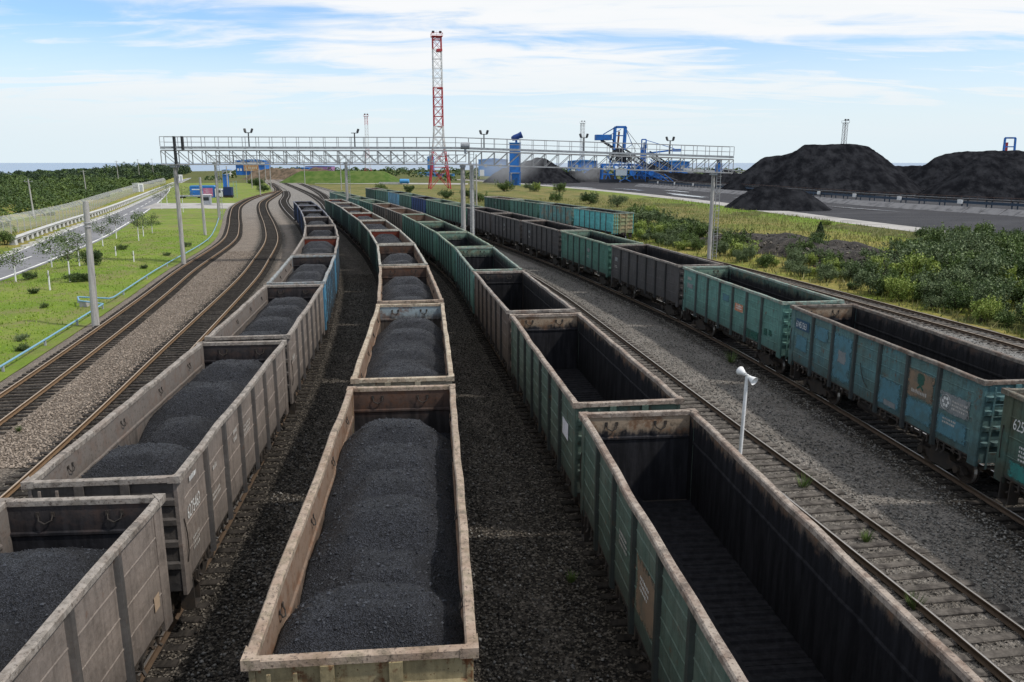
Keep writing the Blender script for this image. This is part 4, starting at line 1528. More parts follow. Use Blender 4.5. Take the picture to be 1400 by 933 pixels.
plate(w, -1, yl - BAY * 3 - 1.3, yl - BAY * 3 - .4, 2.7, 3.1, LBLUE)
faded(w, -1, yl - .3, 3.1, 1, .8, h=.2)
for w, b0 in ((W4[4], 4), (W4[3], 0), (W4[5], 1), (W4[6], 3), (W4[7], 0)):
    plate(w, -1, yl - BAY * b0 - 1.1, yl - BAY * b0 - .4, 2.6, 2.95, GREYP)
    faded(w, -1, yl - BAY * b0 - .4, 2.25, 2, .6)
plate(W3[1], -1, -HL + CW + .55, -HL + CW + 1.35, 2.35, 2.85, plain('white_notice', (0.66, 0.66, 0.70), dirt_amt=.2))
W3[1].children[-1].name = 'paper_notice'
plate(W3[0], -1, -HL + CW + BAY * 3 + .1, -HL + CW + BAY * 3 + 1.5, 1.7, 2.9, POSTERB)
faded(W3[0], -1, -HL + CW + BAY * 3 + 1.2, 2.5, 3, .6, MARK, x=1.4825)
faded(W3[0], -1, -HL + CW + BAY * 4 + 1.2, 2.6, 3, .7)
plate(W5[3], -1, 0, .6, 2.6, 3.0, GREYP)

# ------------------------------------------------------------------ shared materials for the surroundings
STEELG = plain('galvanised_steel', (0.36, 0.365, 0.37), 0.55, metallic=0.2, dirt=(0.16, 0.14, 0.12), dirt_amt=0.5, scale=1.5)
STEELD = plain('dark_lamp_steel', (0.025, 0.027, 0.03), 0.5)
CONC = MATS['concrete']
WHITEC = MATS['white_concrete']
BLUEM = plain('machine_blue', (0.022, 0.16, 0.52), 0.6, dirt=(0.04, 0.075, 0.15), dirt_amt=0.75, scale=0.35)
BLUEL = plain('shed_blue', (0.04, 0.20, 0.50), 0.6, dirt=(0.10, 0.2, 0.36), dirt_amt=0.4, scale=0.2)
BLUEP = plain('pipe_blue', (0.17, 0.34, 0.46), 0.55, dirt=(0.15, 0.26, 0.34), dirt_amt=0.4)
REDM = plain('mast_red', (0.40, 0.035, 0.045), 0.6, dirt_amt=0.2)
WHITEM = plain('mast_white', (0.60, 0.60, 0.60), 0.6, dirt_amt=0.2)
WHITEP = plain('white_paint', (0.70, 0.70, 0.69), 0.6, dirt=(0.3, 0.3, 0.28), dirt_amt=0.3)
GREYM = plain('grey_steel_sheet', (0.32, 0.34, 0.36), 0.6)
GLASSD = plain('dark_glass', (0.02, 0.025, 0.03), 0.15, spec=0.5, dirt_amt=0.0)
BARK = plain('bark', (0.07, 0.055, 0.04), 0.9)
MESHW = NT('fence_wire', 0.6, 0.3)
MESHW.color((0.42, 0.43, 0.41))
tr_ = MESHW.n.new('ShaderNodeBsdfTransparent')
mx_ = MESHW.n.new('ShaderNodeMixShader')
mx_.inputs[0].default_value = 0.36            # share of the panel covered by wire, far finer than a pixel
MESHW.l.new(tr_.outputs[0], mx_.inputs[1])
MESHW.l.new(MESHW.b.outputs[0], mx_.inputs[2])
MESHW.l.new(mx_.outputs[0], MESHW.n['Material Output'].inputs[0])
MESHW = MESHW.m


def leafmat(name, a, b, dark):
    t_ = NT(name, 0.6, 0.3)
    c_ = t_.mix(t_.island(), a, b)
    c_ = t_.mix(t_.rng(t_.noise(0.7, 4), 0.42, 0.62, 0, 0.6), c_, dark)
    t_.color(c_)
    t_.b.inputs['Transmission Weight'].default_value = 0.0
    return t_.m


LEAF = {
    'willow': leafmat('leaf_willow', (0.075, 0.112, 0.042), (0.155, 0.20, 0.088), (0.045, 0.07, 0.024)),
    'green': leafmat('leaf_green', (0.06, 0.10, 0.022), (0.125, 0.18, 0.042), (0.038, 0.065, 0.015)),
    'lime': leafmat('leaf_lime', (0.17, 0.25, 0.04), (0.30, 0.34, 0.075), (0.11, 0.16, 0.03)),
    'dark': leafmat('leaf_dark', (0.04, 0.075, 0.018), (0.085, 0.13, 0.034), (0.026, 0.05, 0.014)),
    'pine': leafmat('leaf_pine', (0.02, 0.042, 0.016), (0.04, 0.07, 0.026), (0.014, 0.03, 0.012)),
}


def far_point(px, py, D):
    """place a far thing of known distance D along the view axis (sizes measured in the photo)"""
    th_ = R(12.63)
    u, v_ = (px - 700) / 1089.0, (py - 466.5) / 1089.0
    dy, dz = math.cos(th_) - v_ * math.sin(th_), -math.sin(th_) - v_ * math.cos(th_)
    t_ = D / dy
    return (u * t_, D, 10.33 + dz * t_)


# ------------------------------------------------------------------ left side: poles, pipe, road furniture
def concrete_pole(x, y, h, r0, r1, label, lean=(0, 0), group='concrete poles by the railway', arm=False, m=None):
    o = thing('concrete_pole', label, 'pole', (x, y, GZ), 0, group)
    b = MB()
    b.tube((0, 0, -.3), (lean[0], lean[1], h), r0, r1, 14)
    b.build('shaft', m or CONC, o)
    b = MB()
    for zz_ in (.80, .83):
        b.lathe([(r0 * .96, 0), (r0 * 1.04, .01), (r0 * 1.0, .06), (r0 * .96, .07)], (lean[0] * zz_, lean[1] * zz_, h * zz_), 12)
    b.build('steel_band', STEELG, o)
    if arm:
        b = MB()
        b.beam((lean[0] - .8, lean[1], h - .35), (lean[0] + .8, lean[1], h - .35), .09, .09)
        b.build('crossarm', STEELG, o)
        for s in (-.72, 0, .72):
            b = MB()
            b.lathe([(.02, 0), (.05, .04), (.03, .10), (.05, .14), (.01, .2)], (lean[0] + s, lean[1], h - .30 if s else h), 8)
            b.build('insulator', GREYM, o)
    return o


concrete_pole(-27.1, 50.8, 8.1, .24, .16, 'tall bare concrete pole nearest the camera on the lawn', (.28, 0))
concrete_pole(-44.6, 116.4, 8.4, .23, .15, 'bare concrete pole on the lawn just right of the gantry leg', (-.1, 0))
for x, y, h, lab in ((-81.8, 263.2, 8.6, 'pale pole beside the joining tracks right of the blue pillar'), (-124.8, 412, 9, 'thin pole left of the far track fan'),
                     (-101.5, 398, 11.5, 'pale pole on the right bank of the far track fan'), (-66.7, 317, 12.5, 'pale pole rising behind the green wagons at mid distance'),
                     (-105.9, 330.5, 8.6, 'slim pole on the grass left of the track fan'), (-139.4, 427, 9, 'farthest slim pole beside the track fan'),
                     (-90.5, 304.5, 12.2, 'stout pole standing at the point where the tracks merge'), (-84.4, 240.8, 9.5, 'white pole touching the blue pillar by the crossing'),
                     (-8.6, 196, 12.4, 'slender lamp pole behind the dark wagons right of the gantry column')):
    concrete_pole(x, y, h, .2, .13, lab)
for x, y, h, lab in ((-91.6, 154.2, 7.3, 'nearest wooden-armed power pole behind the road fence'), (-129.5, 246.4, 8.2, 'second power pole behind the road fence'),
                     (-192.7, 398, 11.3, 'third power pole rising above the tree belt'), (-229, 500, 12.4, 'fourth power pole rising above the tree belt'),
                     (-241, 547, 13, 'fifth power pole rising above the tree belt'), (-262, 640, 13, 'farthest power pole above the tree belt')):
    concrete_pole(x, y, h, .17, .11, lab, (-.25, 0), 'power poles along the tree belt', True)

# blue pipe beside the first track with its expansion loop
P = TP['A']
o = thing('blue_pipe', 'thin pale blue pipe running along the lawn edge with a square loop', 'pipe')
pts = []
for y in np.concatenate([np.arange(16, 58.2, 2), [58.2]]):
    s = P.s_of_y(y)
    p, d = P.at(s), P.dir(s)
    q = p - np.array([d[1], -d[0]]) * 2.75
    pts.append((q[0], q[1], .22))
l0 = pts[-1]
loop = [(l0[0] - 1.9, l0[1] + .3, .4), (l0[0] - 2.9, l0[1] + 2.0, .4), (l0[0] - .5, l0[1] + 1.9, .3)]
pts += loop
for y in np.concatenate([np.arange(61.2, 170, 3)]):
    s = P.s_of_y(y)
    p, d = P.at(s), P.dir(s)
    q = p - np.array([d[1], -d[0]]) * 2.75
    pts.append((q[0], q[1], .22))
MB().path(pts, .058, 7).build('pipe_run', BLUEP, o)
b = MB()
for p in pts[::3]:
    b.box(p[0] - .05, p[0] + .05, p[1] - .05, p[1] + .05, -.25, p[2] - .05)
tag(b.build('pipe_supports', GREYM, o), kind='stuff')
b = MB()
b.box(l0[0] - 1.9, l0[0] - 1.4, l0[1] + .3, l0[1] + .8, -.2, .32)
b.build('loop_block', CONC, o)

# white concrete trough on blocks along the far side of the road
o = thing('cable_trough', 'long white concrete cable trough on blocks along the road', 'cable trough')
y, i = 104.0, 0
while y < 400:
    ye = y + 5.9
    a, b_ = (ROAD_L.x(y) - 2.4, y), (ROAD_L.x(ye) - 2.4, ye)
    mb = MB()
    mb.beam((a[0], a[1], .62), (b_[0], b_[1], .62), .75, .24)
    mb.beam((a[0], a[1], .77), (b_[0], b_[1], .77), .95, .05)
    mb.build('trough_section', WHITEC, o)
    for f in (0.0, .5):
        xx, yy = a[0] + (b_[0] - a[0]) * f, a[1] + (b_[1] - a[1]) * f
        if y < 300 or f == 0:
            MB().prism([(-.45, GZ - .2), (.45, GZ - .2), (.33, .50), (-.33, .50)], -.28, .28).build('support_block', WHITEC, o).location = (xx, yy, 0)
    y += 5.95

# wire fence with outward leaning tops
FEN = Path([(-66, 85), (-72, 108), (-77.5, 130), (-84, 152), (-91, 172), (-107, 215), (-122, 256), (-142, 312), (-181, 425)])
o = thing('wire_fence', 'tall wire mesh fence with outward leaning tops beside the road', 'fence')
mbp = MB()
mbp.beam((0, 0, -.2), (0, 0, 2.0), .10, .10)
mbp.beam((0, 0, 1.97), (-.85, 0, 2.75), .09, .09)
PM = mbp.mesh('fence_post', [plain('fence_post_grey', (0.42, 0.42, 0.41))])
s = 0.0
while s < FEN.L - 3.2:
    a, b_ = FEN.at(s), FEN.at(s + 3.0)
    d = FEN.dir(s)
    put('fence_post', PM, o, (a[0], a[1], GZ), math.atan2(-d[0], d[1]))
    mb = MB()
    nrm = np.array([-d[1], d[0]])
    q = [a + nrm * .85, b_ + nrm * .85]
    mb.add([(a[0], a[1], .05), (b_[0], b_[1], .05), (b_[0], b_[1], 1.83), (a[0], a[1], 1.83), (q[1][0], q[1][1], 2.6), (q[0][0], q[0][1], 2.6)], [(0, 1, 2, 3), (3, 2, 4, 5)])
    mb.build('mesh_panel', MESHW, o, fix=False)
    s += 3.0


def booth(x, y, w, d, h, label, m, rz=0.0):
    o_ = thing('guard_booth', label, 'booth', (x, y, GZ), rz)
    MB().box(-w / 2, w / 2, -d / 2, d / 2, 0, h).build('cabin', m, o_)
    MB().box(-w / 2 - .15, w / 2 + .15, -d / 2 - .15, d / 2 + .15, h + .001, h + .12).build('roof', WHITEP, o_)
    MB().box(-w / 2 + .2, w / 2 - .35, -d / 2 - .03, -d / 2 - .002, h * .45, h * .8).build('window', GLASSD, o_)
    MB().box(w / 2 + .002, w / 2 + .04, -d * .3, d * .3, .05, h * .85).build('door', GREYM, o_)
    return o_


booth(-137, 297, 2.6, 2.6, 3.0, 'white guard booth beside the fence, the nearer of two', WHITEP, -.3)
booth(-196, 478, 3.0, 3, 3.4, 'small distant white guard booth, the farther of two by the road', WHITEP, -.3)
booth(-77.4, 205, 2.0, 2.0, 2.45, 'small pale grey booth at the lawn corner by the crossing', GREYM, .2)

poly_sheet('crossing_path', [(-86, 187), (-61.5, 187), (-70, 213), (-94, 213)], GZ + 0.05, MATS['yard_road_paving'])
# blue container, white lorry and trailer by the crossing
o = thing('storage_container', 'blue container with a pink and white panel beside the crossing', 'container', (-93.0, 244, GZ), .15)
MB().box(-3.6, 3.6, -1.25, 1.25, .15, 3.3).build('shell', BLUEM, o)
MB().prism([(-3.7, 3.3), (3.7, 3.3), (3.3, 3.75), (-3.3, 3.75)], -1.3, 1.3).build('roof', BLUEL, o)
MB().box(.2, 3.0, -1.29, -1.252, .5, 3.0).build('sign_panel', plain('pink_panel', (0.45, 0.13, 0.24), dirt=(0.5, 0.45, 0.5), dirt_amt=.8, scale=1), o)
MB().box(-3.0, -.4, -1.28, -1.252, 2.45, 2.75).build('white_strip', WHITEP, o)
o = thing('parked_lorry', 'white cab lorry with dark blue body parked by the crossing', 'lorry', (-86.6, 240, GZ), .1)
b = MB()
b.prism([(-1.1, .6), (1.1, .6), (1.1, 1.9), (.55, 2.9), (-1.1, 2.9)], -1.1, 1.1)
b.build('cab', WHITEP, o)
MB().box(-.6, .5, -1.13, -1.102, 1.75, 2.6).build('side_window', GLASSD, o)
MB().box(1.3, 3.6, -1.2, 1.2, 1.0, 3.4).build('cargo_body', plain('lorry_navy', (0.012, 0.03, 0.10)), o)
MB().box(-1.0, 3.8, -1.0, 1.0, .55, .98).build('chassis', FRAME, o)
for x in (-.3, 1.9, 3.0):
    for s in (-1, 1):
        b = MB()
        b.lathe([(.001, -.14), (.3, -.14), (.48, -.14), (.5, 0), (.48, .14), (.001, .14)], (x, s * 1.0, .5), 14, axis='Y')
        b.build('wheel', FRAME, o)
o = thing('flat_trailer', 'grey flat trailer standing left of the small booth', 'trailer', (-92.6, 233, GZ), .1)
MB().box(-4, 4, -1.2, 1.2, .9, 1.25).build('deck', GREYM, o)
MB().box(-4, 4, -1.22, -1.201, .95, 1.22).build('side_board', GREYM, o)
for x in (-3, -2, 2.6):
    b = MB()
    b.lathe([(.001, -1.1), (.45, -1.1), (.45, -.8), (.001, -.8)], (x, 0, .45), 14, axis='Y')
    b.lathe([(.001, .8), (.45, .8), (.45, 1.1), (.001, 1.1)], (x, 0, .45), 14, axis='Y')
    b.build('wheel_pair', FRAME, o)
o = thing('blue_pillar', 'tall narrow blue pillar on the grass beside the track', 'pillar', (-85.6, 243, GZ), .1)
MB().box(-.7, .7, -.7, .7, 0, 6.9).build('shaft', BLUEM, o)
MB().box(.9, 1.6, -.6, .6, 0, 1.9).build('base_cabinet', BLUEM, o)
MB().box(-.78, .78, -.78, .78, 6.901, 7.02).build('cap', BLUEL, o)
o = thing('lattice_sign', 'pale green lattice sign stand beside the blue pillar', 'sign stand', (-83.0, 241.6, GZ), .1)
b = MB()
for x in (0, .9):
    b.beam((x, 0, 0), (x, 0, 5.2), .09, .09)
for k in range(6):
    b.beam((0, 0, k * .85 + .3), (.9, 0, k * .85 + .9), .05, .05)
b.build('stand', plain('pale_green_steel', (0.25, 0.42, 0.40)), o)

# ------------------------------------------------------------------ gantries
def gantry(label, A, B, z0a, z0b, h, npan, depth, rail_h, cols, masts, msize=.09):
    o_ = thing('signal_gantry', label, 'gantry')
    A, B = np.array(A, float), np.array(B, float)
    d = (B - A) / np.linalg.norm(B - A)
    n = np.array([-d[1], d[0]])
    zf = lambda f: z0a + (z0b - z0a) * max(0.0, (f - .5) / .5)

    def pt(f, dz, k):
        q = A + (B - A) * f + n * (k * depth)
        return (q[0], q[1], zf(f) + dz)

    for k in (0, 1):
        for dz, w_ in ((0, .13), (h, .13)):
            for fa, fb in ((0, .5), (.5, 1)):
                MB().beam(pt(fa, dz, k), pt(fb, dz, k), w_, w_).build('chord', STEELG, o_)
        if rail_h:
            for fa, fb in ((0, .5), (.5, 1)):
                MB().beam(pt(fa, h + .28, k), pt(fb, h + .28, k), .05, .20).build('walkway_edge', GREYM, o_)
                MB().beam(pt(fa, h + .28 + rail_h, k), pt(fb, h + .28 + rail_h, k), .055, .055).build('handrail', STEELG, o_)
                MB().beam(pt(fa, h + .28 + rail_h * .5, k), pt(fb, h + .28 + rail_h * .5, k), .03, .03).build('mid_rail', STEELG, o_)
    for i in range(npan + 1):
        f = i / npan
        for k in (0, 1):
            MB().beam(pt(f, .065, k), pt(f, h - .065, k), msize * .8, msize * .8).build('truss_post', STEELG, o_)
            if rail_h:
                MB().beam(pt(f, h + .385, k), pt(f, h + .26 + rail_h, k), .05, .05).build('handrail_post', STEELG, o_)
            if i < npan:
                f2 = (i + 1) / npan
                lo, hi = (f2, f) if f < .5 else (f, f2)
                MB().beam(pt(hi, h - .07, k), pt(lo, .07, k), msize * .7, msize * .7).build('truss_diagonal', STEELG, o_)
        if i % 2 == 0:
            MB().beam(pt(f, 0.0, .06), pt(f, 0.0, .94), .06, .06).build('cross_brace', STEELG, o_)
            MB().beam(pt(f, h + .2, .0), pt(f, h + .2, 1), .08, .08).build('cross_brace', STEELG, o_)
    if rail_h:
        for fa, fb in ((0, .5), (.5, 1)):
            b_ = MB()
            q = [pt(fa, h + .25, .06), pt(fb, h + .25, .06), pt(fb, h + .25, .94), pt(fa, h + .25, .94)]
            b_.add(q + [(x, y, z + .03) for x, y, z in q], [(0, 1, 2, 3), (4, 5, 6, 7), (0, 1, 5, 4), (1, 2, 6, 5), (2, 3, 7, 6), (3, 0, 4, 7)])
            b_.build('walkway', GREYM, o_)
    for f, lad, r_ in cols:
        p = pt(f, 0, .5)
        MB().tube((p[0], p[1], GZ - .3), (p[0], p[1], p[2] - .07), r_ * 1.15, r_, 14).build('column', CONC, o_)
        MB().box(p[0] - .28, p[0] + .28, p[1] - .6, p[1] + .6, p[2] - .3, p[2] - .066).build('column_head', GREYM, o_)
        if lad:
            b_ = MB()
            for s_ in (0, .42):
                b_.beam((p[0] + lad + s_, p[1] - .1, GZ), (p[0] + lad + s_, p[1] - .1, p[2] + h), .06, .06)
            k_ = 0.3
            while k_ < p[2] + h:
                b_.beam((p[0] + lad, p[1] - .1, k_), (p[0] + lad + .42, p[1] - .1, k_), .035, .035)
                k_ += .35
            b_.build('ladder', STEELG, o_)
            if r_ > .225 and lad > .5:
                MB().tube((p[0] + lad + .21, p[1] + .15, GZ), (p[0] + lad + .21, p[1] + .15, p[2] - .1), .15, .13, 12).build('ladder_column', WHITEC, o_)
            k_ = 2.6
            while k_ < p[2]:
                b_ = MB()
                b_.path([(p[0] + lad, p[1] - .1, k_), (p[0] + lad + .02, p[1] - .6, k_), (p[0] + lad + .4, p[1] - .6, k_), (p[0] + lad + .42, p[1] - .1, k_)], .018, 4)
                b_.build('cage_hoop', STEELG, o_)
                k_ += .9
    for f, two in masts:
        p = pt(f, h + .3, .5)
        b_ = MB()
        b_.tube(p, (p[0], p[1], p[2] + 1.45), .07, .06, 8)
        b_.beam((p[0] - .34, p[1], p[2] + 1.45), (p[0] + .36, p[1], p[2] + 1.45), .07, .07)
        m_ = b_.build('floodlight_mast', STEELD, o_)
        for s_ in ((-1, 1) if two else (1,)):
            b_ = MB()
            b_.beam((p[0] + s_ * .3, p[1], p[2] + 1.5), (p[0] + s_ * .40, p[1] + .1, p[2] + 1.85), .2, .15)
            b_.build('lamp', STEELD, m_)
    return o_


G1 = gantry('long grey steel lattice gantry with handrails spanning all the tracks in front', (-35.2, 82.0), (23.6, 87.0), 10.15, 9.25, 1.38, 44, 1.3, 1.05,
            [(0.018, 0, .2), (0.512, .75, .23), (0.968, .35, .2)], [(.145, True), (.325, False), (.55, True), (.728, True), (.885, True)])
b = MB()
b.box(-33.9, -33.7, 82.0, 82.3, 10.2, 12.9)
b.build('signal_head', STEELD, G1)
b = MB()
b.box(-33.1, -32.9, 82.0, 82.3, 11.6, 12.9)
b.build('signal_head', STEELD, G1)
b = MB()
b.tube((-5.2, 83.2, 12.0), (-4.3, 83.2, 12.0), .34, .34, 12)
b.tube((-4.75, 83.2, 12.0), (-4.75, 83.2, 11.2), .12, .12, 8)
b.build('cable_drum', GREYM, G1)
G2 = gantry('shorter grey lattice gantry standing farther back over the left tracks', (-55.8, 150), (-8.5, 150), 10.35, 10.45, 1.25, 30, 1.3, 0,
            [(0.02, .35, .2), (0.53, .3, .22)], [])
concrete_pole(-7.6, 150, 10.5, .2, .17, 'concrete column carrying the right end of the rear gantry', group='concrete poles by the railway')

# ------------------------------------------------------------------ lattice masts
def lattice(x, y, h, w0, wk, hk, w1, bands, label, cat='mast', top=True, nseg=12, th=.16, rot=.35, z0=GZ):
    o_ = thing('lattice_mast', label, cat, (x, y, z0), rot)
    wf = lambda z: w0 + (wk - w0) * z / hk if z < hk else wk + (w1 - wk) * (z - hk) / (h - hk)
    zs = [0.0]
    while zs[-1] < h - .01:
        zs.append(min(h, zs[-1] + max(2.2, wf(zs[-1]) * 1.05)))
    cor = ((-1, -1), (1, -1), (1, 1), (-1, 1))
    cur = 0
    groups = {}
    for a_, b_ in zip(zs[:-1], zs[1:]):
        m_ = [c_ for c_ in bands if (a_ + b_) / 2 <= c_[0]][0]
        mb_ = groups.setdefault(m_[0], (MB(), m_[1]))[0]
        wa, wb = wf(a_) / 2, wf(b_) / 2
        t_ = th * (1.3 if a_ < hk else 1)
        for i in range(4):
            p_, q_ = cor[i], cor[(i + 1) % 4]
            mb_.beam((p_[0] * wa, p_[1] * wa, a_), (p_[0] * wb, p_[1] * wb, b_), t_ * 1.5, t_ * 1.5)
            mb_.beam((p_[0] * wa, p_[1] * wa, a_), (q_[0] * wb, q_[1] * wb, b_), t_ * .8, t_ * .8)
            mb_.beam((q_[0] * wa, q_[1] * wa, a_), (p_[0] * wb, p_[1] * wb, b_), t_ * .8, t_ * .8)
            mb_.beam((p_[0] * wb, p_[1] * wb, b_), (q_[0] * wb, q_[1] * wb, b_), t_, t_)
    for mb_, m_ in groups.values():
        mb_.build('lattice_section', m_, o_)
    if top:
        w_ = w1 / 2 + .5
        b_ = MB()
        b_.box(-w_, w_, -w_, w_, h, h + .2)
        for sx in (-1, 1):
            for sy in (-1, 1):
                b_.beam((sx * w_, sy * w_, h), (sx * w_, sy * w_, h + 1.3), .12, .12)
        for sx in (-1, 1):
            b_.beam((sx * w_, -w_, h + 1.25), (sx * w_, w_, h + 1.25), .1, .1)
            b_.beam((-w_, sx * w_, h + 1.25), (w_, sx * w_, h + 1.25), .1, .1)
        b_.build('platform', bands[-1][1], o_)
        for sx in (-.7, .6):
            b_ = MB()
            b_.lathe([(.001, 0), (.5, .1), (.55, .9), (.001, 1.0)], (sx * w_, -w_ * .6, h + 1.1), 10)
            b_.build('lamp_head', STEELD, o_)
        b_ = MB()
        b_.tube((0, 0, h), (0, 0, h + 2.5), .06, .03, 6)
        b_.build('lightning_rod', STEELG, o_)
    return o_


TW = lattice(-29.5, 330.5, 58.5, 8.2, 3.6, 22, 3.3, [(12.8, REDM), (24.5, WHITEM), (39.2, REDM), (53.2, WHITEM), (60, REDM)], 'tall red and white lattice floodlight mast behind the long gantry', rot=.2, th=.2)
for z_ in (24.3, 39.0, 53.0, 12.6):
    MB().box(-.2, 1.9, -1.9, 1.9, z_, z_ + .9 if z_ in (53.0,) else z_ + .35).build('rest_platform', REDM, TW)
lattice(-106, 600, 43, 6.0, 2.4, 12, 2.0, [(6, REDM), (14, WHITEM), (22, REDM), (36, WHITEM), (45, REDM)], 'distant thin red and white lattice mast left of the tall one', th=.075)
lattice(60, 700, 43, 6, 3.0, 10, 2.8, [(45, WHITEM)], 'distant white lattice light mast left of the stacker', th=.15)
lattice(182, 450, 31.5, 4.5, 2.0, 8, 1.8, [(40, STEELG)], 'grey lattice light mast standing behind the big coal pile', th=.12)

# ------------------------------------------------------------------ coal yard
t = NT('pile_coal', 1.0, 0.0)
fl = t.noise(0.35, 6, 0.65, vec=t.pos((1, 1, 0.18)))
c = t.mix(t.rng(fl, 0.35, 0.7), (0.0085, 0.009, 0.011), (0.030, 0.031, 0.035))
c = t.mix(t.rng(t.noise(3.0, 5), 0.5, 0.75, 0, .5), c, (0.022, 0.023, 0.026))
t.color(c).bump(t.math('ADD', t.noise(1.1, 7, 0.75), t.noise(0.4, 4, vec=t.pos((1, 1, .25)))), 0.8, 0.5)


def coal_pile(name, label, spines, slope=.70, res=.9, m='pile_coal', cat='coal pile', kind=None, rough=.55, zb=GZ):
    xs_ = [p[0] for s_ in spines for p in s_]
    ysn = [p[1] for s_ in spines for p in s_]
    hm = max(p[2] for s_ in spines for p in s_)
    R_ = hm / slope + 3
    X, Y = np.meshgrid(np.arange(min(xs_) - R_, max(xs_) + R_ + res, res), np.arange(min(ysn) - R_, max(ysn) + R_ + res, res))
    Z = np.full(X.shape, -1.0)
    for s_ in spines:
        segs = list(zip(s_[:-1], s_[1:])) if len(s_) > 1 else [(s_[0], s_[0])]
        for a_, b_ in segs:
            ax, ay, ah = a_
            bx, by, bh = b_
            L2 = (bx - ax) ** 2 + (by - ay) ** 2 + 1e-6
            f = np.clip(((X - ax) * (bx - ax) + (Y - ay) * (by - ay)) / L2, 0, 1)
            d_ = np.hypot(X - ax - f * (bx - ax), Y - ay - f * (by - ay))
            zc = ah + (bh - ah) * f
            L_ = math.sqrt(L2)
            u_ = np.where((f > 0) & (f < 1), f * L_, np.where(f <= 0, -1, 1) * np.abs(np.arctan2((X - ax - f * (bx - ax)) * (bx - ax) + (Y - ay - f * (by - ay)) * (by - ay), ((X - ax) * (by - ay) - (Y - ay) * (bx - ax)))) * 7)
            rill = np.array([[mnoise.noise(Vector((q * .55, 3.3, hm))) + .6 * mnoise.noise(Vector((q * 1.5, 7.3, hm))) for q in row_] for row_ in u_])
            Z = np.maximum(Z, zc - slope * np.sqrt(d_ * d_ + .6) + .5 + rill * rough * 1.3 * np.clip(d_ / 4, 0, 1))
    N = np.array([[rough * (mnoise.noise(Vector((x * .16, y * .16, 1))) + .45 * mnoise.noise(Vector((x * .5, y * .5, 4))) + .2 * mnoise.noise(Vector((x * 1.4, y * 1.4, 4)))) for x, y in zip(rx, ry2)] for rx, ry2 in zip(X, Y)])
    Z = Z + N * np.clip(Z / 2, 0, 1)
    keep = Z > -.6
    Z = np.maximum(Z, -.25)
    ny_, nx_ = X.shape
    idx = np.arange(nx_ * ny_).reshape(ny_, nx_)
    F = np.stack([idx[:-1, :-1], idx[:-1, 1:], idx[1:, 1:], idx[1:, :-1]], -1)
    kf = (keep[:-1, :-1] | keep[:-1, 1:] | keep[1:, 1:] | keep[1:, :-1])
    F = F[kf]
    used = np.unique(F)
    remap = -np.ones(nx_ * ny_, dtype=int)
    remap[used] = np.arange(len(used))
    V = np.stack([X, Y, Z + zb], -1).reshape(-1, 3)[used]
    o_ = put(name, npmesh(name, V, remap[F], [MATS[m]], smooth=True))
    if kind:
        return tag(o_, kind=kind)
    return tag(o_, label, cat)


coal_pile('coal_pile', 'big flat-topped coal pile behind the conveyor right of the gantry', [[(103, 288, 16.6), (110, 286, 17.0), (119, 284, 16.8), (124, 286, 16.0)], [(90, 291, 12.2), (96, 290, 13.2), (104, 288, 16.2)]], slope=.78, res=.8, rough=.35)
coal_pile('coal_pile', 'small front coal pile beside the pale yard road', [[(57.5, 188, 5.2), (60, 187, 5.3), (65.5, 184, 4.3)]], res=.5, rough=.3)
coal_pile('coal_pile', 'long coal pile at the back right under the blue mast', [[(178, 338, 14.0), (187, 336, 15.2), (215, 335, 15.4), (320, 330, 16.4)], [(146, 356, 9.2), (176, 350, 9.3)]], slope=.75, res=1.2, rough=.7)
coal_pile('coal_pile', 'nearest right coal pile sloping down to the conveyor', [[(139, 243, 12.0), (150, 242, 12.8), (168, 240, 13.4), (240, 236, 15.2)]], slope=.74, res=.9, rough=.6)
coal_pile('coal_pile', 'rounded coal pile right of the blue spray tower', [[(13, 436, 13.2), (17, 434, 13.0)], [(-4, 440, 8), (14, 436, 13)]], res=.9)
coal_pile('coal_pile', 'low coal pile between the spray tower pile and the stacker', [[(33, 455, 5.8), (38, 455, 5.6)]], res=.7)
coal_pile('coal_pile', 'dark coal heap at the left foot of the stacker', [[(47, 462, 8.0), (50, 460, 7.6)]], res=.8)
coal_pile('coal_pile', 'long low coal bank right of the stackers behind the conveyor', [[(84, 430, 5.2), (110, 415, 5.0), (135, 395, 4.6)]], res=.9)
coal_pile('coal_pile', 'pointed coal heap below the second stacker boom', [[(80, 450, 12.0), (86, 452, 9)]], res=.9)
coal_pile('coal_pile', 'far low coal heap seen right of the gantry end', [[(135, 560, 6), (150, 560, 6.2)]], res=1.2)

# concrete slab bank and belt conveyor
SB = Path([(108, 120), (101, 157), (88, 195), (80, 240), (74.7, 276), (66, 315), (54, 370)])
o = thing('slab_bank', 'sloping bank of grey concrete slabs below the conveyor', 'slab bank')
s = 0
while s < SB.L - 5:
    a, d = SB.at(s), SB.dir(s)
    w_ = rnd.uniform(3.6, 4.6)
    b = MB()
    L_, tz = 2.3, rnd.uniform(-.06, .06)
    b.add([(0, 0, 0), (0, w_ - .12, 0), (L_, w_ - .12, 1.15 + tz), (L_, 0, 1.15), (.1, 0, -.2), (.1, w_ - .12, -.2), (L_ + .1, w_ - .12, .95), (L_ + .1, 0, .95)],
          [(0, 1, 2, 3), (4, 7, 6, 5), (0, 4, 5, 1), (1, 5, 6, 2), (2, 6, 7, 3), (3, 7, 4, 0)])
    q = b.build('slab', MATS['slab_concrete'], o)
    q.location = (a[0], a[1], GZ + .05)
    q.rotation_euler = (0, 0, math.atan2(-d[0], d[1]) + rnd.uniform(-.03, .03))
    s += w_
o = thing('belt_conveyor', 'long low belt conveyor on dark trestles in front of the coal piles', 'conveyor')
CV = Path([(116, 122), (109, 157), (96, 195), (88, 240), (82.7, 276), (74, 315), (62, 370)])
s = 0.0
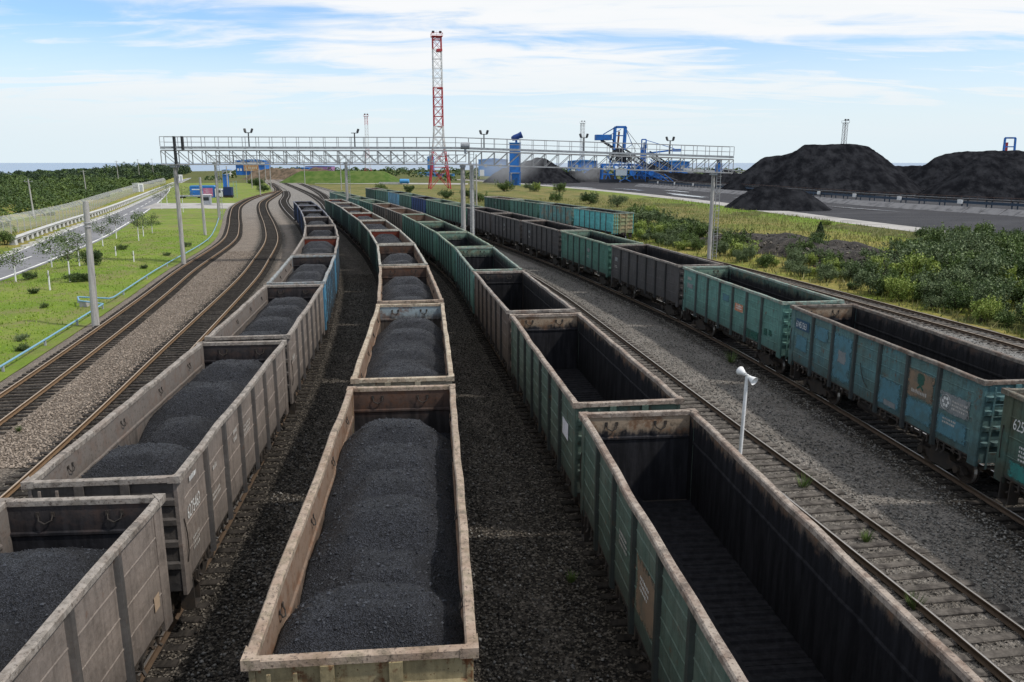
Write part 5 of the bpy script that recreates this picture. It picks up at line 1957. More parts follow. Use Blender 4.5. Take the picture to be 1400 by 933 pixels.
RUSTR = plain('conveyor_red_brown', (0.10, 0.055, 0.04), dirt_amt=.3)
DBLUE = plain('conveyor_dark_blue', (0.03, 0.055, 0.09), 0.6)
while s < CV.L - 6.5:
    a, b_ = CV.at(s), CV.at(s + 6.0)
    z_ = 1.3
    mb = MB()
    mb.beam((a[0], a[1], z_ + 1.1), (b_[0], b_[1], z_ + 1.1), 1.5, .3)
    mb.build('belt_deck', STEELD, o)
    mb = MB()
    mb.beam((a[0] - .85, a[1], z_ + .45), (b_[0] - .85, b_[1], z_ + .45), .14, .55)
    mb.build('side_girder', DBLUE, o)
    mb = MB()
    mb.beam((a[0] - .9, a[1], z_ + 1.75), (b_[0] - .9, b_[1], z_ + 1.75), .05, .08)
    for k in range(3):
        f = k / 3
        mb.beam((a[0] - .9 + (b_[0] - a[0]) * f, a[1] + (b_[1] - a[1]) * f, z_ + .7), (a[0] - .9 + (b_[0] - a[0]) * f, a[1] + (b_[1] - a[1]) * f, z_ + 1.75), .05, .05)
    mb.build('guard_rail', RUSTR, o)
    mb = MB()
    for q in (-.6, .6):
        mb.beam((a[0] + q, a[1], GZ), (a[0] + q, a[1], z_ + .95), .2, .2)
    mb.beam((a[0] - .7, a[1], z_ + .3), (a[0] + .7, a[1], z_ + .3), .15, .15)
    mb.build('trestle', DBLUE, o)
    if int(s / 6) % 3 == 1:
        MB().box(a[0] - 1.25, a[0] - .95, a[1] - .9, a[1] + .9, z_ + .1, z_ + 1.0).build('white_panel', WHITEP, o)
    s += 6.0

# blue spray tower
X0, Y0, _ = far_point(704, 254, 373)
o = thing('spray_tower', 'blue square tower with a water cannon beside the yard road', 'tower', (X0, Y0, GZ))
b = MB()
b.box(-2.5, 2.5, -2.2, 2.2, 6.2, 19.0)
b.build('cladding', BLUEM, o)
b = MB()
for sx in (-1, 1):
    for sy in (-1, 1):
        b.box(sx * 2.35 - .18, sx * 2.35 + .18, sy * 2.0 - .18, sy * 2.0 + .18, 0, 6.2)
for sx in (-1, 1):
    b.beam((-2.35, sx * 2.0, .3), (2.35, sx * 2.0, 5.8), .2, .2)
    b.beam((2.35, sx * 2.0, .3), (-2.35, sx * 2.0, 5.8), .2, .2)
b.build('legs_frame', BLUEM, o)
MB().box(-2.8, 2.8, -2.5, 2.5, 6.0, 6.2).build('lower_deck', BLUEL, o)
MB().box(-1.4, 2.0, -1.5, 1.5, .3, 5.6).build('pump_cabinet', BLUEM, o)
MB().box(-2.75, 2.75, -2.45, 2.45, 19.0, 19.3).build('upper_deck', BLUEL, o)
b = MB()
b.tube((.6, 0, 19.3), (.6, 0, 20.6), .55, .45, 10)
b.build('cannon_pedestal', BLUEM, o)
b = MB()
b.lathe([(.05, -2.2), (.7, -2.0), (.95, -1.2), (.95, .6), (1.15, 1.6), (1.0, 1.7), (.05, 1.2)], (0, 0, 0), 14, axis='X')
q = b.build('cannon_barrel', STEELD, o)
q.location = (1.1, 0, 22.0)
q.scale = (1.35, 1.35, 1.35)
q.rotation_euler = (0, R(-22), 0)
q.data.materials[0] = plain('cannon_blue', (0.012, 0.05, 0.22), 0.5)

# stackers
def stacker(label, D, parts, name='coal_stacker'):
    o_ = thing(name, label, 'stacker', (far_point(850, 250, D)[0], D, GZ))
    ox, oy = o_.location.x, o_.location.y
    L = lambda px, py, dd=0: (far_point(px, py, D)[0] - ox, dd, far_point(px, py, D)[2] - GZ)
    for nm, mat, segs in parts:
        b_ = MB()
        for sg in segs:
            if sg[0] == 'B':
                _, x0, y0, x1, y1, th_, d0 = sg
                b_.beam(L(x0, y0, d0), L(x1, y1, d0), th_, th_)
            elif sg[0] == 'X':
                _, x0, y0, x1, y1, d0, d1 = sg
                p_, q_ = L(x0, y1), L(x1, y0)
                b_.box(p_[0], q_[0], d0, d1, p_[2], q_[2])
            elif sg[0] == 'T':
                _, x0, y0, x1, y1, n_, th_, d0, d1 = sg       # truss boom between two points, height th_*8
                for dd in (d0, d1):
                    pa, pb = np.array(L(x0, y0, dd)), np.array(L(x1, y1, dd))
                    up_ = np.array((0, 0, th_ * 9))
                    b_.beam(tuple(pa), tuple(pb), th_, th_)
                    b_.beam(tuple(pa + up_), tuple(pb + up_), th_, th_)
                    for k_ in range(n_):
                        u0, u1 = pa + (pb - pa) * k_ / n_, pa + (pb - pa) * (k_ + 1) / n_
                        b_.beam(tuple(u0), tuple(u1 + up_), th_ * .7, th_ * .7)
                        b_.beam(tuple(u1), tuple(u1 + up_), th_ * .7, th_ * .7)
            elif sg[0] == 'C':
                _, x0, y0, r_, d0, d1 = sg
                c_ = L(x0, y0)
                b_.lathe([(.01, d0), (r_, d0), (r_, d1), (.01, d1)], (c_[0], 0, c_[2]), 14, axis='Y')
        b_.build(nm, mat, o_)
    return o_


DARKT = plain('stacker_dark_steel', (0.02, 0.025, 0.035), .6)
stacker('large blue stacker with a tall portal frame and counterweight in the coal yard', 427, [
    ('portal_frame', BLUEM, [('B', 841, 174, 839, 205, .9, -3), ('B', 855, 174, 853, 205, .9, -3), ('B', 841, 174, 855, 174, .9, -3), ('B', 841, 174, 839, 205, .9, 3), ('B', 855, 174, 853, 205, .9, 3), ('B', 841, 174, 855, 174, .9, 3), ('B', 840, 186, 854, 186, .5, -3)]),
    ('inner_column', plain('stacker_rust', (0.22, 0.09, 0.05)), [('B', 846.5, 180, 844, 205, .9, 0)]),
    ('counterweight', BLUEM, [('X', 813.5, 184.5, 833, 192, -3, 3)]),
    ('counterweight_end', BLUEL, [('X', 833, 184.8, 836, 191.8, -2.8, 2.8)]),
    ('counter_boom', DARKT, [('B', 822, 192, 853, 212, .9, -2), ('B', 822, 192, 853, 212, .9, 2), ('B', 836, 191, 856, 207, .5, -2)]),
    ('tie_rod', BLUEM, [('B', 824, 184, 841, 174, .35, -2.5), ('B', 834, 185, 850, 177, .35, 2.5), ('B', 856, 176, 864, 198, .25, 0), ('B', 855, 204, 864, 198, .25, 0)]),
    ('superstructure', DARKT, [('X', 838, 203, 852, 208, -3, 3), ('T', 833, 222, 862, 222, 6, .45, -3, 3), ('B', 833, 222, 842, 205, .8, -2), ('B', 862, 222, 850, 205, .8, -2), ('X', 842, 209, 856, 222, -1.5, 1.5)]),
    ('boom', DARKT, [('T', 855, 212, 905, 246, 14, .32, -2, 2)]),
    ('boom_belt', plain('belt_grey', (0.16, 0.16, 0.17)), [('B', 852, 212, 903, 244, .5, -2.4), ('B', 870, 226, 925, 247, .35, -5), ('B', 925, 247, 960, 249, .4, -5)]),
    ('platform_deck', BLUEM, [('X', 821, 224, 842, 227, -4, 4), ('X', 842, 224.5, 872, 227, -4, 4)]),
    ('gantry_legs', BLUEM, [('B', 823, 227, 822, 248, .8, -4), ('B', 838, 227, 840, 248, .7, -4), ('B', 858, 227, 852, 248, .7, -4), ('B', 858, 227, 868, 248, .7, -4), ('B', 872, 227, 880, 248, .7, -4), ('B', 892, 238, 888, 248, .6, -4), ('B', 892, 238, 898, 248, .6, -4), ('B', 823, 238, 900, 240, .6, -4), ('B', 823, 227, 822, 248, .8, 4), ('B', 872, 227, 880, 248, .8, 4)]),
    ('wheel_bogies', DARKT, [('X', 818, 245, 845, 249.5, -5, -3), ('X', 848, 245, 902, 249.5, -5, -3)]),
    ('control_cabin', plain('cabin_pale', (0.45, 0.52, 0.56)), [('X', 840, 231, 855, 240, -6, -4.5)]),
    ('service_stairs', BLUEM, [('T', 868, 231, 905, 247, 9, .22, -6, -5), ('B', 900, 240, 912, 248, .4, -6), ('B', 906, 238, 918, 248, .4, -5), ('B', 880, 228, 880, 248, .35, -5), ('B', 845, 240, 860, 248, .3, -5.5), ('B', 860, 240, 845, 248, .3, -5.5)]),
    ('side_frames', BLUEM, [('T', 843, 228, 872, 233, 6, .28, -4.6, -4), ('T', 868, 240, 900, 243, 7, .22, -5, -4.4), ('B', 830, 214, 836, 226, .5, -3), ('B', 826, 227, 834, 247, .45, -4), ('B', 834, 227, 826, 247, .45, -4)]),
    ('cable_stays', DARKT, [('B', 841, 175, 822, 186, .2, 0), ('B', 855, 176, 884, 214, .2, -1), ('B', 855, 176, 870, 208, .2, 1)]),
    ('drive_drum', BLUEM, [('C', 863, 236, 1.7, -6, -4.4), ('C', 888, 237, 1.5, -6, -4.4)]),
])
stacker('second blue stacker with a raised boom pointing right in the coal yard', 432, [
    ('tower', BLUEM, [('X', 875.5, 202, 881, 225, -1.6, 1.6), ('B', 877, 191, 877, 203, .6, -1), ('B', 883, 191, 883, 203, .6, -1), ('B', 877, 191, 883, 191, .6, -1), ('X', 879, 195, 883.5, 224, -1, 1)]),
    ('boom', BLUEM, [('B', 883, 210, 925, 205, .8, 0), ('B', 884, 192, 922, 203.5, .3, 0)]),
    ('counterweight', BLUEM, [('X', 919, 203.8, 931, 207.5, -1.5, 1.5)]),
    ('inclined_conveyor', DARKT, [('T', 888, 214, 926, 240, 12, .3, -1.5, 1.5)]),
    ('lattice_body', BLUEM, [('T', 872, 232, 892, 240, 5, .25, -2.5, 2.5), ('T', 886, 222, 930, 243, 12, .2, -3, -2), ('B', 878, 225, 890, 249, .4, -2), ('B', 890, 228, 905, 249, .4, -2)]),
    ('long_belt', plain('belt_pale', (0.3, 0.31, 0.32)), [('B', 927, 230, 965, 243, .9, 3), ('B', 890, 240, 935, 248, .5, -6)]),
    ('chute_frame', BLUEM, [('B', 917, 228, 934, 240, .4, -2), ('B', 922, 226, 940, 238, .4, -2), ('X', 872, 225, 886, 229, -3, 3), ('B', 873, 228, 870, 249, .7, -2), ('B', 885, 228, 888, 249, .7, -2)]),
])
stacker('blue frame of a third stacker rising over the far right pile', 400, [
    ('portal_frame', BLUEM, [('B', 1371, 189, 1368, 212, .75, -2), ('B', 1385, 189, 1383, 212, .75, -2), ('B', 1371, 189, 1385, 189, .75, -2), ('B', 1370, 201, 1384, 201, .5, -2)]),
    ('inner_column', REDM, [('B', 1377, 195, 1375, 212, .8, 0)]),
    ('support_frame', BLUEM, [('B', 1368, 212, 1362, 249, .8, -2), ('B', 1383, 212, 1390, 249, .8, -2), ('B', 1365, 230, 1387, 230, .6, -2)]),
])
o = thing('belt_gallery', 'long sloping conveyor gallery at the right end of the gantry', 'conveyor', (0, 0, 0))
p_, q_ = far_point(928, 231, 520), far_point(1032, 240, 600)
b = MB()
b.beam(p_, q_, 3, 1.6)
b.build('gallery', GREYM, o)
p_, q_ = far_point(985, 231, 480), far_point(1032, 237, 430)
b = MB()
b.beam(p_, q_, .8, .5)
b.build('sloping_belt', STEELG, o)
for f in (.1, .35, .6, .85):
    b = MB()
    x, y, z = [p_[i] + (q_[i] - p_[i]) * f for i in range(3)]
    b.beam((x, y, GZ), (x, y, z - .3), .4, .4)
    b.build('trestle', STEELG, o)
X0, Y0, _ = far_point(982, 240, 430)
o = thing('blue_silo', 'small upright blue silo tower seen at the right gantry column', 'silo', (X0, Y0, GZ))
MB().box(-1.5, 1.5, -1.5, 1.5, 0, 10).build('shaft', BLUEM, o)
b = MB()
b.lathe([(.05, 12.0), (.7, 11.6), (.9, 10.8), (.7, 10)], (0, 0, 0), 12)
b.build('cannon_head', DBLUE, o)

# ------------------------------------------------------------------ far buildings
def shed(label, px0, px1, py_top, D, m, depth=18, stripes=True, roof=.0, name='industrial_shed'):
    a_, b_ = far_point(px0, py_top, D), far_point(px1, py_top, D)
    o_ = thing(name, label, 'shed', ((a_[0] + b_[0]) / 2, D + depth / 2, GZ))
    w_ = (b_[0] - a_[0]) / 2
    h_ = a_[2] - GZ
    MB().box(-w_, w_, -depth / 2, depth / 2, 0, h_ * .9).build('wall', m, o_)
    MB().prism([(-w_ - .3, h_ * .9), (w_ + .3, h_ * .9), (w_ + .3, h_ * .93), (0, h_), (-w_ - .3, h_ * .93)], -depth / 2 - .3, depth / 2 + .3).build('roof', BLUEL, o_)
    if stripes:
        n_ = max(2, int(w_ * 2 / 8))
        for i in range(n_):
            x = -w_ + (i + .5) * 2 * w_ / n_
            MB().box(x - 1.2, x + 1.2, -depth / 2 - .12, -depth / 2 - .02, h_ * .5, h_ * .68).build('window', GREYM, o_)
        MB().box(-w_ + 1, -w_ + 4.5, -depth / 2 - .14, -depth / 2 - .02, .1, min(5, h_ * .4)).build('gate', WHITEP, o_)
    return o_


S1 = shed('blue building with an orange lettered sign beyond the tracks on the left', 321.5, 361, 218, 700, BLUEM, stripes=False)
w_ = 12.6
MB().box(-w_, w_, -9.5, -9.05, 9.2, 10.6).build('white_band', WHITEP, S1)
MB().box(-5.5, 7.2, -9.6, -9.08, 3.4, 8.4).build('sign_board', plain('orange_sign', (0.42, 0.22, 0.10), dirt=(0.5, 0.38, 0.24), dirt_amt=.8, scale=.5), S1)
SCR = plain('sign_cream', (.6, .52, .38))
b = MB()
for x, h_ in ((-4.2, 3.2), (-3.0, 3.4)):
    b.beam((x, -9.63, 4.2), (x + (.7 if x < -4 else -.5), -9.63, 4.2 + h_), .06, .5)
for x in (-1.0, .6, 2.2, 3.6, 5.4):
    b.box(x - .5, x + .5, -9.66, -9.602, 5.2, 6.9)
b.build('sign_strokes', SCR, S1)
for x in (-10.5, -8):
    MB().box(x - .8, x + .8, -9.2, -9.03, 3.5, 5.5).build('window', WHITEP, S1)
shed('hazy blue shed left of the spray tower', 654, 694, 216.5, 640, BLUEL, 30)
shed('long blue shed behind the low coal piles', 779, 817, 218.5, 680, BLUEM, 25)
shed('blue curved shed right of the second stacker', 907, 943, 219.5, 640, BLUEM, 25)
shed('pale blue building left of the tall mast foot', 571, 597, 236, 700, plain('pale_blue_wall', (0.22, 0.40, 0.60)), 15)
shed('low blue building behind the tall mast foot', 581, 620, 238, 620, BLUEL, 12)
shed('tall narrow blue building behind the tall mast', 584, 592, 213, 760, BLUEL, 12, stripes=False)
shed('long low blue store far beyond the track fan', 402, 422, 229, 900, BLUEM, 20)
shed('long low pink store far beyond the track fan', 417, 453, 227, 1000, plain('pink_wall', (0.34, 0.17, 0.34)), 20)
shed('pale far building left of the blue lettered one', 303, 312, 232, 640, plain('cream_wall', (0.5, 0.5, 0.48)), 8)
shed('small blue block behind the big coal pile', 1045, 1056, 219, 560, BLUEL, 12, stripes=False)
o = thing('water_tank', 'small blue tank lying on the grass near the tall mast', 'tank', (far_point(553, 250, 400)[0], 400, GZ))
b = MB()
b.lathe([(.05, -2.4), (.9, -2.3), (1.1, -2.1), (1.1, 2.1), (.9, 2.3), (.05, 2.4)], (0, 0, 1.5), 16, axis='X')
b.build('vessel', plain('tank_blue', (0.08, 0.30, 0.58)), o)
for x in (-1.5, 1.5):
    MB().box(x - .2, x + .2, -.8, .8, 0, .6).build('saddle', GREYM, o)
coal_pile('grass_mound', 'flat-topped grassy mound behind the far wagons', [[(-112, 432, 6.0), (-70, 430, 6.0)], [(-112, 444, 6.0), (-70, 442, 6.0)]], slope=.55, res=1.5, m='mound_grass_shaded', cat='mound', rough=.25)
coal_pile('brown_heap', 'long heap of brown spoil beyond the track fan', [[(-160, 520, 6.5), (-118, 505, 6.8)]], slope=.6, res=1.5, m='spoil_soil', cat='spoil heap', rough=1.2)
# low wall of tyres / blocks by the mound
o = thing('block_row', 'row of small white blocks along the far road below the mound', 'blocks')
for i in range(14):
    x, y, z = far_point(519 + i * 2.3, 248.6 + i * .1, 402)
    MB().box(x - .35, x + .35, y - .3, y + .3, GZ, .9).build('block', WHITEC, o)
poly_sheet('far_road', [far_point(430, 245.5, 415)[:2], far_point(640, 249, 395)[:2], far_point(640, 247, 420)[:2], far_point(430, 244, 440)[:2]], GZ + .02, MATS['yard_road_paving'])

# ------------------------------------------------------------------ loudspeaker pole
o = thing('loudspeaker_pole', 'white pole with two horn loudspeakers between the empty train and open track', 'loudspeaker pole', (6.62, 22.0, 0))
MB().tube((0, 0, -.3), (.1, 0, 4.42), .06, .05, 12).build('shaft', WHITEP, o)
def horn(loc, rot):
    b_ = MB()
    b_.lathe([(.02, -.16), (.07, -.16), (.08, -.08), (.10, -.04), (.135, .06), (.155, .13), (.165, .135), (.145, .12), (.10, .04), (.05, -.03), (.01, -.04)], (0, 0, 0), 22, axis='Y')
    q_ = b_.build('horn', WHITEP, o, smooth=True)
    q_.location = loc
    q_.rotation_euler = rot
    q_.scale = (.8, .8, .8)
    b_ = MB()
    b_.lathe([(.01, .05), (.035, .04), (.04, -.02)], (0, 0, 0), 12, axis='Y')
    b_.build('horn_core', STEELD, q_)
    return q_
horn((.22, -.08, 4.30), (R(-22), 0, R(215)))
horn((-.02, .08, 4.47), (R(10), 0, R(20)))
b = MB()
b.beam((.1, 0, 4.36), (.22, -.06, 4.34), .04, .04)
b.beam((.1, 0, 4.42), (-.02, .07, 4.45), .04, .04)
b.build('bracket', GREYM, o)

# ------------------------------------------------------------------ vegetation
def shrub_mesh(seed, r, h, lobes, n, size, mat, stems=True, upright=0.0):
    r_ = np.random.RandomState(seed)
    C = []
    for i in range(lobes):
        a, q = r_.rand() * 6.283, r_.rand() ** .6 * r * .72
        zc = h * (.22 + .60 * r_.rand() * (1 - .45 * (q / r) ** 2))
        lr = r * r_.uniform(.24, .46)
        m_ = n // lobes
        d = r_.randn(m_, 3)
        d /= np.linalg.norm(d, axis=1, keepdims=True)
        rad = lr * (r_.rand(m_, 1) ** .45)
        P_ = d * rad * np.array([1, 1, .85 + upright]) + np.array([q * math.cos(a), q * math.sin(a), zc])
        C.append(P_)
    # loose shoots that break the outline
    k = max(6, lobes)
    for i in range(k):
        a, q = r_.rand() * 6.283, r_.rand() ** .5 * r * .85
        m_ = n // (lobes * 4)
        tt = r_.rand(m_, 1)
        base = np.array([q * math.cos(a), q * math.sin(a), h * .45])
        tip = base * np.array([1.15, 1.15, 1]) + np.array([0, 0, h * r_.uniform(.35, .68)])
        C.append(base + (tip - base) * tt + r_.randn(m_, 3) * r * .05)
    C = np.concatenate(C)
    C = C[C[:, 2] > .03]
    V, F = leaves(C, size * (.6 + .8 * r_.rand(len(C))), r_)
    me = npmesh('shrub', V, F, [mat])
    if not stems:
        return me
    b_ = MB()
    for i in range(7):
        a = r_.rand() * 6.283
        q = r * r_.uniform(.3, .7)
        b_.tube((.05 * math.cos(a), .05 * math.sin(a), -.1), (q * math.cos(a), q * math.sin(a), h * r_.uniform(.5, .8)), .035, .012, 5)
    return me, b_.mesh('stems', [BARK], fix=False)


SHR = {k: [shrub_mesh(100 + i * 7 + j * 31, 1.6, 2.1, 11 + i, 2800, .085, LEAF[k], upright=.2 * (i % 2)) for i in range(4)] for j, k in enumerate(('willow', 'green', 'lime', 'dark'))}


def shrub(kind_, x, y, z, s, label, group, sz=1.0, name='shrub'):
    me, st = SHR[kind_][rnd.randrange(4)]
    o_ = thing(name, label, 'shrub', (x, y, z), rnd.uniform(0, 6.28), group)
    o_.scale = (s, s, s * sz)
    put('foliage', me, o_)
    put('stems', st, o_)
    return o_


# thicket between the far right track and the yard road
cnt = 0
placed = []
tries = 0
while cnt < 290 and tries < 16000:
    tries += 1
    y = rnd.uniform(30, 132)
    xh, xk = TP['H'].x(y) + 3.6, KERB.x(y) - 1.0
    x = rnd.uniform(xh, xk)
    px = 700 + 1089 * x / (y * .976 + 2.3)
    off = x - xh
    if px > 1235:
        p = 1.0 if not (off > 26 and px < 1290) else .25
    elif px > 1080:
        p = (1.0 if off < 9 else .5 if off < 12 else .05 if off < 30 else 0.0)
    elif px > 950:
        p = .7 if off < 1.8 else (.012 if off < 20 else 0)
    else:
        p = 1. if off < 11 else (.12 if off < 20 else 0.0)
    if px > 1500 or rnd.random() > p:
        continue
    s = rnd.uniform(.6, 1.25) * (1.12 if px > 1180 else .82)
    if KERB.x(y) - x < 12:
        s *= .8
    if off < 4:
        s *= .7
    if any((x - a) ** 2 + (y - b_) ** 2 < (.80 * (s + c_)) ** 2 for a, b_, c_ in placed):
        continue
    placed.append((x, y, s))
    k = rnd.choices(('willow', 'green', 'lime', 'dark'), ((4, 3, 2.2, 1.0) if off < 5 else (6, 4, .7, 2.4)))[0]
    words = {'willow': ('grey-green willow shrub in the thicket right of the far siding', 'grey-green willow shrubs'),
             'green': ('mid green shrub in the thicket right of the far siding', 'mid green shrubs'),
             'lime': ('yellow-green shrub in the thicket right of the far siding', 'yellow-green shrubs'),
             'dark': ('dark green shrub in the thicket right of the far siding', 'dark green shrubs')}[k]
    shrub(k, x, y, meadow_z(x, y) - .05, s, words[0], words[1] + ' on the right', rnd.uniform(.75, 1.35))
    cnt += 1
# scattered bushes on the meadow behind the short row of wagons
for i, (px, py, s, k, lab) in enumerate([(805, 279, 1.5, 'dark', 'large dark bush behind the bright teal wagon of the short row'),
    (760, 275, 1.1, 'green', 'green bush behind the patchy wagon of the short row'),
    (845, 283, 1.2, 'willow', 'grey-green bush behind the near end of the short row'),
    (690, 262, 1.9, 'green', 'tall green bush left of the blue spray tower'),
    (725, 262, 1.3, 'willow', 'low grey-green bush at the foot of the blue spray tower'),
    (735, 262, 1.2, 'lime', 'light green bush just right of the blue spray tower'),
    (765, 262, 1.5, 'green', 'upright green bush on the meadow right of the spray tower'),
    (640, 272, 1.5, 'dark', 'dark bush behind the gantry column on dry grass'),
    (610, 272, 1.3, 'dark', 'dark bush below the tall red and white mast'),
    (655, 275, 1.4, 'green', 'green bush right of the gantry column on dry grass'),
    (870, 300, 1.2, 'green', 'green bush at the near end of the short wagon row'),
    (880, 312, 1.2, 'willow', 'grey-green bush beside the siding just past the short row'),
    (900, 305, 1.2, 'dark', 'dark bush behind others right of the short row'),
    (920, 322, 1.1, 'green', 'green bush beside the siding halfway to the gantry column'),
    (935, 316, 1.2, 'dark', 'dark bush left of the right gantry column'),
    (905, 325, 1.0, 'lime', 'yellow-green bush at the siding edge near the short row'),
    (955, 330, 1.1, 'green', 'green bush touching the right gantry column'),
    (960, 320, 0.9, 'willow', 'grey-green bush behind the right gantry column'),
    (1005, 340, 1.1, 'green', 'green bush right of the right gantry column'),
    (1015, 352, 0.9, 'lime', 'yellow-green bush at the foot of the rubble bank'),
    (890, 296, 1.0, 'lime', 'yellow-green bush on the meadow beyond the short row'),
    (1130, 308, 0.5, 'lime', 'tiny light bush beside the small spruce'),
    (480, 250, 1.6, 'green', 'green bush before the grassy mound'),
    (450, 248, 1.8, 'dark', 'dark bush at the left end of the grassy mound'),
    (400, 245, 2.0, 'dark', 'dark bush right of the far track fan'),
    (352, 255, 1.8, 'dark', 'dark bush left of the merging tracks'),
    (345, 252, 1.6, 'green', 'green bush behind the dark one left of the merging tracks'),
    (360, 262, 1.4, 'dark', 'low dark bush nearest the merging tracks'),
    (520, 262, 1.4, 'green', 'green bush behind the farthest wagons of the long train'),
    (560, 264, 1.2, 'dark', 'dark bush below the small blue tank')]):
    lo_, hi_ = 20., 900.
    for _ in range(50):
        m_ = (lo_ + hi_) / 2
        if far_point(px, py, m_)[2] > 0:
            lo_ = m_
        else:
            hi_ = m_
    x, y, _ = far_point(px, py, lo_)
    shrub(k, x, y, -.1, s * 1.25, lab, 'lone bushes on rough grass', rnd.uniform(.7, 1.0))
# small conifer on the meadow
o = thing('young_spruce', 'small dark cone-shaped spruce alone on the bright meadow', 'tree', (44.3, 115.2, meadow_z(44.3, 115.2)))
r_ = np.random.RandomState(5)
zc = r_.rand(1500) ** .8
an = r_.rand(1500) * 6.283
rr = (1 - zc) * .75 * (.35 + .65 * r_.rand(1500)) + .04
V, F = leaves(np.stack([rr * np.cos(an), rr * np.sin(an), .15 + zc * 1.8], 1), .09, r_)
put('crown', npmesh('crown', V, F, [LEAF['pine']]), o)
MB().tube((0, 0, -.1), (0, 0, 1.7), .05, .02, 6).build('trunk', BARK, o)


# saplings on the lawn with whitewashed trunks
def sapling(x, y, h, cr, k, seed, label, n=620, white=.5):
    z = lawn_z(x, y)
    o_ = thing('young_tree', label, 'tree', (x, y, z), 0, 'young trees on the lawn')
    r2 = np.random.RandomState(seed)
    b_ = MB()
    b_.tube((0, 0, -.1), (.03, .02, h * white), .07, .055, 7, m=1)
    b_.tube((.03, .02, h * white), (.1, .05, h * .92), .045, .015, 6, m=0)
    for i in range(6):
        a = r2.rand() * 6.28
        z0 = h * r2.uniform(.42, .7)
        b_.tube((.05, .03, z0), (cr * .8 * math.cos(a), cr * .8 * math.sin(a), z0 + h * .22), .022, .008, 5, m=0)
    b_.build('trunk', [BARK, WHITEP], o_, fix=False)
    if n:
        C = []
        for i in range(9):
            a, q = r2.rand() * 6.283, cr * r2.rand() ** .5 * .8
            c_ = np.array([q * math.cos(a), q * math.sin(a), h * r2.uniform(.5, .95)])
            C.append(c_ + r2.randn(n // 9, 3) * cr * np.array([.24, .24, .17]))
        C = np.concatenate(C)
        V_, F_ = leaves(C, .085 * (.6 + .8 * r2.rand(len(C))), r2)
        put('crown', npmesh('crown', V_, F_, [LEAF[k]]), o_)
    return o_


for i, a in enumerate([(-38.7, 69.2, 3.6, 1.2, 'willow', 'slim young tree with whitewashed trunk left of the tall near pole'), (-38.1, 65.0, 1.7, .3, None, 'bare white stake on the lawn nearest the road corner'),
                       (-43.0, 78.9, 3.2, 1.1, 'willow', 'loose young tree by the road behind the tall near pole'), (-39.6, 83.2, 1.2, .3, None, 'short bare white stake in the middle of the lawn'),
                       (-44.4, 89.2, 1.2, .3, None, 'short bare white stake near the road in mid lawn'), (-49.8, 106.6, 3.6, 1.5, 'willow', 'sparse young tree at the road edge left of the gantry leg'),
                       (-51.5, 111.8, 3.2, 1.3, 'willow', 'sparse leaning young tree just behind another at the road edge'), (-53.0, 118, 2.9, 1.3, 'green', 'round-headed young tree right of the sparse pair'),
                       (-69.4, 170, 6.0, 2.4, 'willow', 'taller loose tree at the road just behind the gantry leg'), (-44.2, 70.4, 3.0, 1.5, 'green', 'broad low young tree at the left frame edge by the road'),
                       (-46.4, 80.0, 3.0, 1.5, 'green', 'leafy young tree beside the road second from the left edge'), (-55.3, 111.8, 3.6, 1.4, 'dark', 'dense cone-headed young tree beside the road'),
                       (-52.2, 101.8, 3.2, 1.6, 'willow', 'straggly young tree overhanging the road edge'), (-48.2, 86.0, 3.0, 1.3, 'willow', 'straggly young tree between road and tall near pole'),
                       (-88, 206, 5.5, 2.2, 'green', 'leafy tree at the crossing left of the trailer'), (-80, 184, 4.5, 2.2, 'willow', 'spreading tree at the road just left of the crossing')]):
    x, y, h, cr, k, lab = a
    sapling(x, y, h, cr, k, 300 + i, lab, 0 if k is None else 620, .95 if k is None else .5)
for x, y, s, k, lab in ((-42.3, 80, .85, 'dark', 'dense dark round bush behind the tall near pole'), (-41.2, 100.9, .45, 'willow', 'small grey bush on the lawn right of the gantry leg'), (-47.1, 96.5, .5, 'green', 'small bush by the short stakes in mid lawn'),
                        (-38.2, 69.0, .6, 'dark', 'dark bush at the foot of the slim white-trunk tree'), (-37.3, 69.6, .55, 'dark', 'twin dark bush right of the slim white-trunk tree'), (-36.6, 78.9, .3, 'dark', 'tiny dark tuft on the mid lawn'),
                        (-34.3, 57.5, .25, 'green', 'tiny bush on the near lawn'), (-38.5, 63.5, .35, 'green', 'little bush at the foot of the nearest stake'), (-39.2, 90.4, .3, 'dark', 'tiny dark tuft farther up the lawn'), (-43.6, 71.5, .5, 'dark', 'low bush under the broad tree at the left edge'),
                        (-27.8, 44.0, .28, 'dark', 'low weedy tuft by the pipe nearest the camera'), (-29.3, 46.5, .3, 'willow', 'greyish tuft on the near lawn corner'), (-66, 104, 1.1, 'green', 'large green bush at the end of the white trough'), (-68.5, 101, 1.2, 'dark', 'large dark bush in front of the fence'), (-70.5, 107, 1.1, 'green', 'green bush against the fence at the left edge'), (-64.5, 95, .9, 'green', 'leafy bush by the road at the left edge')):
    shrub(k, x, y, lawn_z(x, y) - .05 if x > -60 else GZ, s, lab, 'bushes on the left', .7 if s < .7 else .9)

